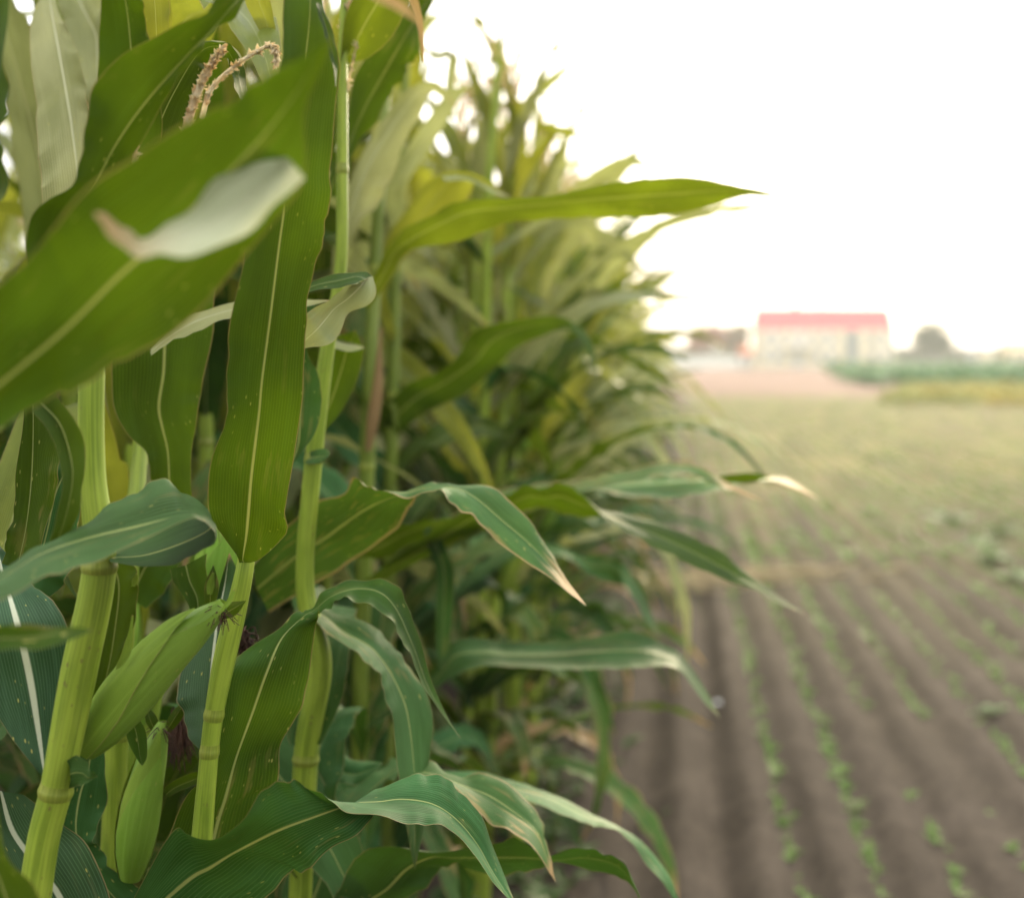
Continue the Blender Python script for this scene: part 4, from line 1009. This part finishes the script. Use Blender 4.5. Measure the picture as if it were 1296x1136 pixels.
# strip of straw and dry stems lying across the near end of the bare soil
sb = MB()
for k in range(300):
    x = -.35 + abs(rg.gauss(0, .55)); y = 8.1 + .25 * x + rg.gauss(0, .18)
    a = rg.gauss(0, .5); l = rg.uniform(.08, .25)
    tube(sb, [(x, y, .012), (x + math.cos(a) * l / 2, y + math.sin(a) * l / 2, .012 + rg.uniform(.005, .03)), (x + math.cos(a) * l, y + math.sin(a) * l, .015)], [.004, .004, .003], ns=4, nsub=1, cap=False)
tag(sb.build('straw', STRAW), 'scattered straw and dry stems lying across the furrows beside the corn', 'straw', kind='stuff')
b = MB()
S = np.array([[(-.012, 0, .01), (-.012, .01, .016), (-.012, .02, .01)], [(0, 0, .014), (0, .012, .02), (0, .022, .012)], [(.014, .002, .008), (.014, .012, .016), (.014, .02, .012)]])
ribbon(b, S, 3, 2, .0, seed=3)
o = b.build('paper_scrap', plain_mat('paper', (.7, .7, .68), (.8, .8, .78), 20, .8)); p = P(908, 888, 5.27); o.location = (p[0], p[1], gz(p[0], p[1]) + .004)
tag(o, 'tiny white scrap lying on the soil beyond a drooping leaf tip', 'scrap')

# ------------------------------------------------------------------ crops across the field
CROP = plain_mat('far_crop', (0.05, 0.15, 0.042), (0.09, 0.21, 0.065), 1.5, .7, .2, tf=.25)
YEL = plain_mat('yellow_crop', (0.42, 0.33, 0.07), (0.20, 0.24, 0.06), .5, .8, .2, (1, .4, 1), tf=.25)
def crop(name, mat, quad, hgt, n, size, label):
    b = MB()
    (x0, y0), (x1, y1), (x2, y2), (x3, y3) = quad
    for k in range(n):
        u, v = rg.random(), rg.random()
        xa, ya = x0 + (x1 - x0) * u, y0 + (y1 - y0) * u
        xb, yb = x3 + (x2 - x3) * u, y3 + (y2 - y3) * u
        x, y = xa + (xb - xa) * v, ya + (yb - ya) * v
        h = hgt * rg.uniform(.3, 1)
        blade(b, (x, y, h * rg.uniform(0, .8)), rg.uniform(0, 6.28), size * rg.uniform(.6, 1.3), size * .35, rg.uniform(.2, 1.3))
    return tag(b.build(name, mat, smooth=False), label, 'crop', kind='stuff')
crop('green_crop', CROP, [(7.6, 58), (24, 57), (48, 136), (15, 138)], .75, 9000, .8, 'dense blue green crop across the far field')
crop('yellow_crop', YEL, [(5.4, 36), (15, 35), (24, 56), (10, 56.5)], .32, 5000, .35, 'yellow flowering strip before the green crop')

# ------------------------------------------------------------------ trees and hedges
def foliage_mat(nm, c1, c2): return plain_mat(nm, c1, c2, 1.2, .75, .2, tf=.25)
RUSSET = foliage_mat('russet_leaves', (0.33, 0.12, 0.075), (0.38, 0.20, 0.09))
OLIVE = foliage_mat('olive_leaves', (0.17, 0.135, 0.05), (0.26, 0.21, 0.08))
DGREEN = foliage_mat('dark_leaves', (0.045, 0.085, 0.025), (0.085, 0.13, 0.045))
BARK = plain_mat('bark', (0.07, 0.05, 0.035), (0.13, 0.10, 0.075), 6, .9, .6, (1, 1, .25))
def tree(name, x, y, h, rad, mat, label, cat, trunk_f=.35, seed=0, group=None, n=1500, squash=.8):
    r = random.Random(seed)
    root = empty(name, (x, y, 0), label, cat, group)
    tb = MB(); tube(tb, [(0, 0, 0), (.05, 0, h * .3), (-.04, .03, h * .55), (0, 0, h * .85)], [h * .035, h * .028, h * .018, h * .006], ns=8, nsub=3)
    cls = []
    for k in range(16):
        a = r.uniform(0, 6.28); e = r.uniform(-.8, 1.2); q = rad * r.uniform(.35, .8)
        c = np.array([math.cos(a) * math.cos(e) * q, math.sin(a) * math.cos(e) * q, h * (1 + trunk_f) / 2 + math.sin(e) * q * squash * (h * (1 - trunk_f) / 2 / rad)])
        cls.append((c, rad * r.uniform(.25, .5)))
        z0 = h * r.uniform(.3, .6)
        tube(tb, [(0, 0, z0), tuple((np.array([0, 0, z0]) + c) / 2 + np.array([0, 0, .1])), tuple(c)], [h * .012, h * .008, h * .003], ns=5, nsub=2, cap=False)
    tb.build('trunk', BARK, root)
    cb = MB()
    for k in range(n):
        c, q = r.choice(cls)
        p = c + np.array([r.gauss(0, 1), r.gauss(0, 1), r.gauss(0, .8)]) * q * .55
        if p[2] < h * trunk_f * .7: continue
        s = h * .035 * r.uniform(.6, 1.5)
        d1 = nrm(np.array([r.gauss(0, 1), r.gauss(0, 1), r.gauss(0, 1)])); d2 = nrm(np.cross(d1, np.array([r.gauss(0, 1), r.gauss(0, 1), r.gauss(0, 1)])))
        cb.poly([p - d1 * s, p - d2 * s * .6, p + d1 * s, p + d2 * s * .6])
    cb.build('crown', mat, root, smooth=False)
    return root
def tx(px, d): return (px - VX) * d / F
tree('tree', tx(897, 150), 150, 5.9, 2.1, RUSSET, 'rounded russet tree beside the olive tree, behind the long white wall', 'tree', .2, 1, n=1600)
tree('tree', tx(880, 156), 156, 4.6, 1.5, RUSSET, 'smaller russet tree at the end of the white wall nearest the corn', 'tree', .2, 2)
tree('tree', tx(924, 154), 154, 5.3, 1.7, OLIVE, 'olive brown tree between the russet tree and the small orange roofed shed', 'tree', .2, 3)
tree('tree', tx(939, 160), 160, 6.0, 1.2, OLIVE, 'narrow dark olive tree right behind the orange roofed shed', 'tree', .2, 4)
tree('tree', tx(1180, 152), 152, 5.9, 2.9, DGREEN, 'big round dark green tree between the red roofed house and the pale cottages', 'tree', .12, 5, n=2200)
tree('tree', tx(988, 178), 178, 8.0, 2.2, OLIVE, 'tree top just showing over the end of the red roof nearest the corn', 'tree', .3, 6)
tree('tree', tx(1052, 178), 178, 8.6, 2.6, DGREEN, 'tree top just showing over the middle of the red roof', 'tree', .3, 7)
def bush(px, d, h, rad, label, seed, mat=DGREEN):
    root = tree('bush', tx(px, d), d, h, rad, mat, label, 'bush', .05, seed, n=700)
bush(1147, 148, 3.0, 1.6, 'low dark bush against the corner of the red roofed house', 21)
bush(1163, 149, 2.9, 1.7, 'low dark bush at the foot of the big round tree', 22)
bush(1210, 148, 2.8, 1.8, 'low dark bush between the big round tree and the grey shed', 23)
bush(1268, 147, 1.9, .8, 'small dark bush between the two pale cottages', 24)

# ------------------------------------------------------------------ buildings
CREAM = plain_mat('cream_render', (.86, .73, .48), (.90, .80, .58), 1.2, .9, .15)
WHITE = plain_mat('white_render', (.76, .74, .68), (.84, .82, .77), 1.2, .9, .15)
RED = plain_mat('red_roof', (.40, .022, .03), (.50, .045, .05), 3, .6, .3, (1, 8, 1))
ORANGE = plain_mat('orange_roof', (.46, .12, .04), (.56, .18, .07), 3, .7, .3)
TAN = plain_mat('tan_roof', (.42, .33, .17), (.52, .42, .24), 3, .8, .3)
GREYW = plain_mat('grey_boards', (.16, .15, .15), (.24, .23, .22), 3, .85, .3, (6, 6, .4))
GLASS = plain_mat('window_glass', (.10, .11, .12), (.16, .17, .18), 2, .15, .0, spec=.6)
FRAME = plain_mat('white_frame', (.75, .74, .70), (.80, .79, .76), 3, .6, .1)
def house(name, label, cat, x0, x1, y0, dep, hw, hr, wall, roof, wins=(), door=None, over=.25, gable=.0):
    cx = (x0 + x1) / 2
    root = empty(name, (cx, y0, 0), label, cat)
    a, b_ = x0 - cx, x1 - cx
    wb = MB(); wb.box(a, b_, 0, dep, 0, hw); wo = wb.build('wall', wall, root, smooth=False)
    rb = MB()
    e0, e1 = a - over, b_ + over
    A0, A1, B0, B1 = (e0, -over, hw - .05), (e1, -over, hw - .05), (e0, dep + over, hw - .05), (e1, dep + over, hw - .05)
    R0, R1 = (e0 + gable, dep / 2, hw + hr), (e1 - gable, dep / 2, hw + hr)
    th = .12
    up = lambda p: (p[0], p[1], p[2] + th)
    rb.poly([up(A0), up(A1), up(R1), up(R0)]); rb.poly([up(B1), up(B0), up(R0), up(R1)])
    rb.poly([A0, A1, up(A1), up(A0)]); rb.poly([B1, B0, up(B0), up(B1)])
    rb.poly([up(A0), up(R0), up(B0)]); rb.poly([up(A1), up(B1), up(R1)]); rb.poly([A0, B0, B1, A1])
    rb.poly([A0, up(A0), up(B0), B0]); rb.poly([A1, B1, up(B1), up(A1)])
    rb.build('roof', roof, root, smooth=False)
    for (wx, wz, ww, wh) in wins:
        f = MB(); f.box(wx - cx - ww / 2 - .08, wx - cx + ww / 2 + .08, -.06, -.002, wz - .08, wz + wh + .08)
        fo = f.build('window', FRAME, root, smooth=False)
        g_ = MB()
        for s in (-1, 1):
            g_.box(wx - cx + (s - 1) * ww / 4 + (.02 if s > 0 else 0), wx - cx + (s + 1) * ww / 4 - (.02 if s < 0 else 0), -.065, -.05, wz, wz + wh)
        g_.build('pane', GLASS, fo, smooth=False)
    if door:
        dx, dw, dh = door
        d_ = MB(); d_.box(dx - cx - dw / 2, dx - cx + dw / 2, -.08, -.003, .02, dh); do = d_.build('door', FRAME, root, smooth=False)
        k_ = MB(); k_.box(dx - cx + dw / 2 - .18, dx - cx + dw / 2 - .12, -.13, -.08, dh * .45, dh * .45 + .12); k_.build('handle', GREYW, do, smooth=False)
    return root, cx
hx0, hx1 = tx(957, 150), tx(1132, 150)
wins = []
for r_, z in enumerate((.9, 2.75)):
    for k in range(10):
        wx = hx0 + 1.0 + k * (hx1 - hx0 - 2.0) / 9
        if abs(wx - tx(1078, 150)) < 1.0 or (r_ == 0 and abs(wx - tx(1010, 150)) < 1.2): continue
        wins.append((wx, z, .75, 1.05))
hr, hcx = house('farm_house', 'long cream two storey house under a red roof at the far side of the field', 'house', hx0, hx1, 150, 8, 4.45, 2.5, CREAM, RED, wins, (tx(1010, 150), 1.1, 2.1), .0)
b = MB(); bx = tx(1078, 150) - hcx; b.box(bx - .65, bx + .65, -.5, -.003, .02, 4.2)
b.build('stair_panel', plain_mat('grey_green_panel', (.22, .25, .24), (.28, .31, .29), 2, .4, .1), hr, smooth=False)
b = MB(); bx = tx(1010, 150) - hcx; b.box(bx - 1.6, bx + 1.6, -1.6, -.1, 2.3, 2.45)
for s in (-1.5, 1.5): b.box(bx + s - .08, bx + s + .08, -1.55, -1.39, 0, 2.3)
b.build('porch', FRAME, hr, smooth=False)
for k in range(5):
    b = MB(); xx = hx0 - hcx + (k + .5) * (hx1 - hx0) / 5 + .35; b.box(xx - .14, xx + .14, -.12, -.003, 0, 4.3)
    b.build('pilaster', WHITE, hr, smooth=False)
b = MB(); b.box(-3.3, -2.7, 4.6, 5.2, 6.2, 7.5); b.build('chimney', ORANGE, hr, smooth=False)
house('shed', 'small dark shed with an orange roof beside the end of the long house', 'shed', tx(938, 149), tx(951, 149), 149, 3, 1.5, .9, GREYW, ORANGE, [], (tx(944, 149), .7, 1.3), .15)
house('cottage', 'low pale cottage next to the grey shed past the big round tree', 'house', tx(1240, 148), tx(1259, 148), 148, 3, 1.35, .35, CREAM, TAN, [(tx(1245, 148), .6, .45, .5), (tx(1254, 148), .6, .45, .5)], None, .1)
house('cottage', 'taller pale cottage with a tan roof at the outer edge of the view', 'house', tx(1275, 149), tx(1330, 149), 149, 4, 1.6, 1.3, CREAM, TAN, [(tx(1284, 149), .7, .6, .7), (tx(1300, 149), .7, .6, .7)], None, .2)
house('shed', 'dark grey low shed between the bushes and the pale cottage', 'shed', tx(1226, 147), tx(1238, 147), 147, 2, 1.2, .3, GREYW, GREYW, [], (tx(1232, 147), .5, 1.0), .05)
def wallthing(name, label, cat, x0, x1, y, h, mat, posts, capm):
    root = empty(name, ((x0 + x1) / 2, y, 0), label, cat)
    c = (x0 + x1) / 2
    b = MB(); b.box(x0 - c, x1 - c, 0, .2, 0, h); b.build('panel', mat, root, smooth=False)
    b = MB(); b.box(x0 - c - .05, x1 - c + .05, -.05, .25, h + .002, h + .08); b.build('coping', capm, root, smooth=False)
    for k in range(posts):
        xx = x0 - c + (k + .5) * (x1 - x0) / posts
        b = MB(); b.box(xx - .1, xx + .1, -.06, -.002, 0, h); b.build('post', capm, root, smooth=False)
wallthing('garden_wall', 'long low white garden wall in front of the russet trees', 'wall', tx(800, 146), tx(936, 146), 146, 1.15, WHITE, 8, FRAME)
wallthing('board_fence', 'weathered grey board fence below the big round dark tree', 'fence', tx(1138, 145), tx(1224, 145), 145, .75, plain_mat('pale_boards', (.36, .32, .30), (.46, .42, .39), 4, .85, .2), 10, GREYW)
# a low belt of woodland closing the horizon
tl = MB()
r = random.Random(9)
for k in range(5000):
    x = r.uniform(-80, 210); hh = 2.6 + 1.5 * noise.noise((x * .05, 0, 0))
    p = np.array([x, 262 + r.uniform(-6, 6), r.uniform(0, max(.5, hh))]); s = r.uniform(.5, 1.2)
    d1 = nrm(np.array([r.gauss(0, 1), r.gauss(0, .5), r.gauss(0, 1)])); d2 = nrm(np.cross(d1, np.array([r.gauss(0, 1), r.gauss(0, 1), r.gauss(0, 1)])))
    tl.poly([p - d1 * s, p - d2 * s * .7, p + d1 * s, p + d2 * s * .7])
tag(tl.build('far_woodland', DGREEN, smooth=False), 'low hazy belt of woodland closing the horizon', 'woodland', kind='stuff')

# ------------------------------------------------------------------ the haze
hb = MB(); hb.box(-170, 230, -40, 410, -1, 11)
hz = hb.build('haze', [], smooth=False)
m, t, out = newmat('haze_air')
vp = t.nodes.new('ShaderNodeVolumePrincipled')
vp.inputs['Color'].default_value = (.97, .96, .94, 1)
vp.inputs['Density'].default_value = HAZE
vp.inputs['Anisotropy'].default_value = .35
t.links.new(vp.outputs[0], out.inputs['Volume'])
hz.data.materials.append(m)
tag(hz, 'thin bright haze hanging over the field', 'haze', kind='stuff')
